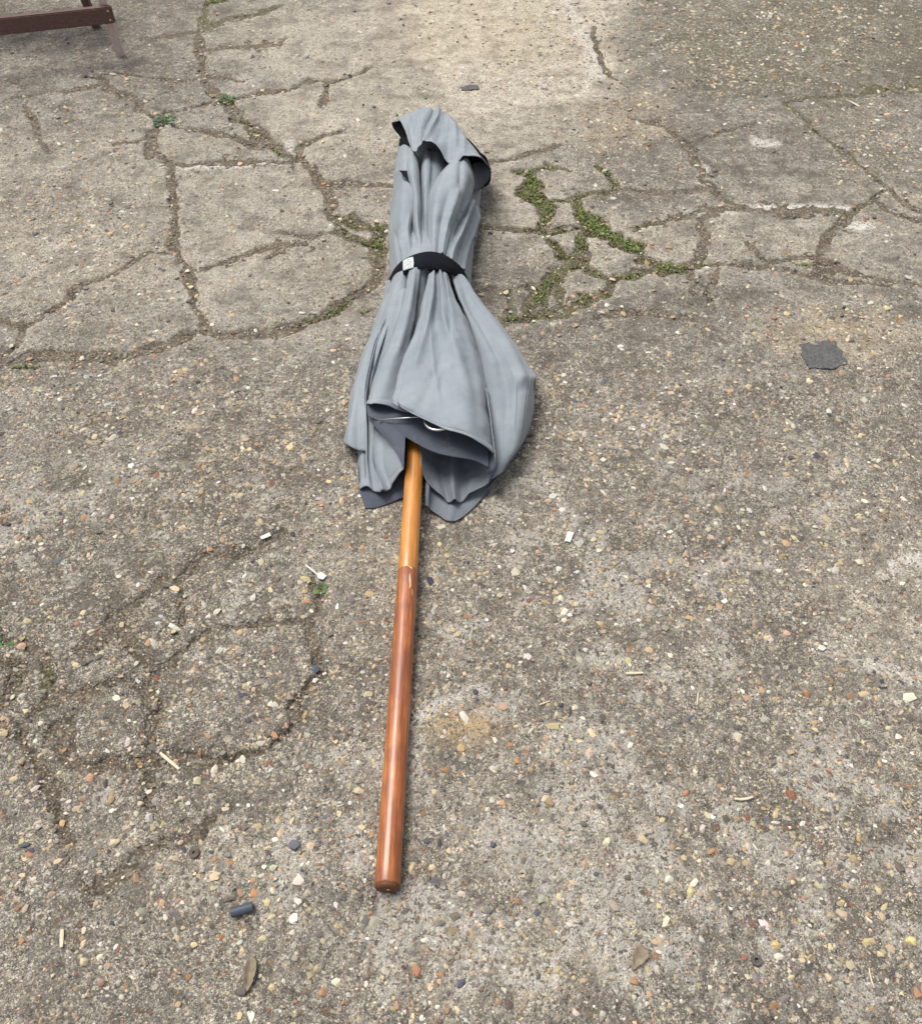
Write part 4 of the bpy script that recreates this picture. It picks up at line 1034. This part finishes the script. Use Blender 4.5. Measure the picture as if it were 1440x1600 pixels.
M['straw'] = plain('straw_wood', (.50, .43, .30), (.66, .58, .42), 90, .7)
M['rust'] = plain('brown_rubber', (.07, .05, .04), (.12, .09, .075), 120, .7)
M['blue'] = plain('blue_grey_plastic', (.050, .062, .082), (.075, .090, .115), 60, .5)
M['leaf'] = plain('dead_leaf', (.16, .125, .085), (.27, .22, .155), 90, .8)
flat_poly('bitumen_patch', dens([(1248, 541), (1272, 537), (1302, 536), (1310, 548), (1322, 572), (1300, 580), (1262, 579), (1252, 562)], 4, 2.2), .0014, M['slate'], 'flat dark square patch stuck on the concrete, right side', 'patch', .0006)
flat_poly('slate_shard', dens([(719, 138), (735, 134), (747, 136), (748, 141), (722, 143)], 3, 1), .002, M['slate'], 'small flat dark shard above the tip of the canopy', 'shard', .001)
flat_poly('paper_chip', [(881, 849), (886, 834), (896, 836), (890, 851)], .0015, M['white'], 'white rectangular chip right of the upper pole', 'chip')
flat_poly('paper_chip', [(406, 840), (421, 833), (424, 838), (409, 844)], .0015, M['white'], 'white rectangular chip at the end of the crack left of the canopy', 'chip')
def stick(px0, py0, px1, py1, r, label, mat='straw', lift=.002, bend=.0, flat=.5, name='stick', cat='stick'):
    a, b = P(px0, py0), P(px1, py1); a.z = gz(a.x, a.y) + r + lift; b.z = gz(b.x, b.y) + r + lift
    c = (a + b) / 2; s_ = (b - a).cross(Vector((0, 0, 1))).normalized(); bm = bmesh.new()
    pts = [a - c, (a - c) * .35 + s_ * bend, (b - c) * .35 + s_ * bend, b - c]
    add_tube(bm, pts, [r * .8, r, r * .95, r * .7], 7, flat=flat); o = bm_obj(name, bm, M[mat], smooth=False); o.location = c; tag(o, label, cat)
stick(251, 1178, 281, 1204, .0028, 'short flat wooden stick in the dirt left of the pole')
stick(478, 885, 496, 899, .0020, 'thin pale splinter in the crack left of the joint in the pole', 'white')
flat_poly('pale_flake', [(495, 900), (502, 896), (511, 902), (505, 908), (497, 906)], .0015, M['white'], 'pale flake at the end of the thin splinter left of the pole', 'flake')
stick(1146, 1250, 1175, 1247, .0022, 'curved dry straw lying on the aggregate, lower right', bend=.002)
stick(977, 1054, 1004, 1053, .0024, 'short straight straw right of the lower pole, beside a white pebble')
stick(99, 1454, 98, 1482, .0030, 'short pale splinter near the lower left edge')
stick(1090, 1083, 1088, 1103, .0013, 'thin upright straw on the aggregate, right side')
stick(1356, 1514, 1364, 1545, .0011, 'thin curved twig near the lower right corner', bend=.001)
stick(842, 1104, 858, 1098, .0013, 'thin straw right of the ochre patch')
stick(1329, 160, 1342, 168, .0035, 'pale splinter on the rough slab, top right', 'straw')
# blue tube
a, b = P(364, 1431, .0), P(397, 1421, .0); zz = gz(a.x, a.y) + .0075; bm = bmesh.new(); c0 = (a + b) / 2; c0.z = zz
d = (b - a); d.z = 0; n_ = 20; L = d.length; d.normalize(); s_ = d.cross(Vector((0, 0, 1)))
rings = []
for (t, r) in ((-.5, .0042), (-.5, .0072), (.5, .0072), (.5, .0042), (-.49, .0042)):
    rings.append([bm.verts.new(d * t * L + (s_ * math.cos(6.2832 * i / n_) + Vector((0, 0, 1)) * math.sin(6.2832 * i / n_)) * r) for i in range(n_)])
for r0_, r1_ in zip(rings, rings[1:]):
    for i in range(n_): bm.faces.new((r0_[i], r0_[(i + 1) % n_], r1_[(i + 1) % n_], r1_[i]))
o = bm_obj('plastic_tube', bm, M['blue']); o.location = c0; tag(o, 'short blue grey plastic tube lying on the aggregate, lower left', 'tube')
md = o.modifiers.new('edge', 'EDGE_SPLIT'); md.split_angle = .6
def washer(px, py, r0, r1, th, mat, label):
    c = P(px, py); bm = bmesh.new(); n_ = 24; prof = [(r0, 0), (r1, 0), (r1, th), (r0, th)]; rg_ = []
    for r, z in prof: rg_.append([bm.verts.new((r * math.cos(6.2832 * i / n_), r * math.sin(6.2832 * i / n_), z)) for i in range(n_)])
    for k in range(4):
        A_, B_ = rg_[k], rg_[(k + 1) % 4]
        for i in range(n_): bm.faces.new((A_[i], A_[(i + 1) % n_], B_[(i + 1) % n_], B_[i]))
    bmesh.ops.recalc_face_normals(bm, faces=bm.faces)
    o = bm_obj('washer', bm, M[mat], smooth=False); o.location = (c.x, c.y, gz(c.x, c.y) + .002); o.rotation_euler = (.12, -.1, 0); tag(o, label, 'washer')
washer(305, 1335, .0022, .0082, .0035, 'rust', 'brown ring washer lying on the aggregate, lower left')
washer(1181, 1501, .003, .0072, .005, 'slate', 'small dark metal ring on the aggregate, lower right')
def leaf(pts_c, wid, label, curl, seed):
    """dead leaf: spine points px, half widths mm"""
    q = [P(a, b) for a, b in pts_c]; c0 = sum(q, Vector()) / len(q); z = gz(c0.x, c0.y) + .004; rr = random.Random(seed)
    sp = spline([tuple(p - c0) for p in q], 18); ws = np.interp(np.linspace(0, 1, 18), np.linspace(0, 1, len(wid)), wid) / 1000
    V, Fc = [], []
    for k in range(18):
        d = sp[min(k + 1, 17)] - sp[max(k - 1, 0)]; d /= np.linalg.norm(d); s_ = np.array([d[1], -d[0], 0])
        for j in range(7):
            u = (j - 3) / 3; e = 1 + (rr.uniform(-.12, .12) if abs(u) == 1 else 0)
            p = sp[k] + s_ * u * ws[k] * e; p[2] = curl * abs(u) ** 1.5 * ws[k] + .0012 * math.sin(k * .9 + u * 2); V.append(p)
    for k in range(17):
        for j in range(6): a = k * 7 + j; Fc.append((a, a + 1, a + 8, a + 7))
    o = mesh_obj('dead_leaf', np.array(V), np.array(Fc), M['leaf']); o.location = (c0.x, c0.y, z)
    sm = o.modifiers.new('t', 'SOLIDIFY'); sm.thickness = .0005; tag(o, label, 'leaf')
leaf([(392, 1494), (394, 1510), (391, 1530), (387, 1552)], [1, 6.5, 9, 7, .8], 'narrow dry brown leaf standing on the aggregate, lower left', .9, 3)
leaf([(1006, 1482), (1000, 1492), (994, 1504), (987, 1517)], [6, 11, 10, 6, 1.5], 'broad dry brown leaf on the aggregate, lower right', .5, 5)
leaf([(838, 292), (846, 294), (852, 300)], [1, 7, 7, 1], 'small yellow dead leaf in the moss, upper right of the canopy', .3, 9)

tris = sum(len(o.data.polygons) * (2 if len(o.data.polygons) and len(o.data.polygons[0].vertices) == 4 else 1) for o in bpy.data.objects if o.type == 'MESH')
print('tris ~', tris)
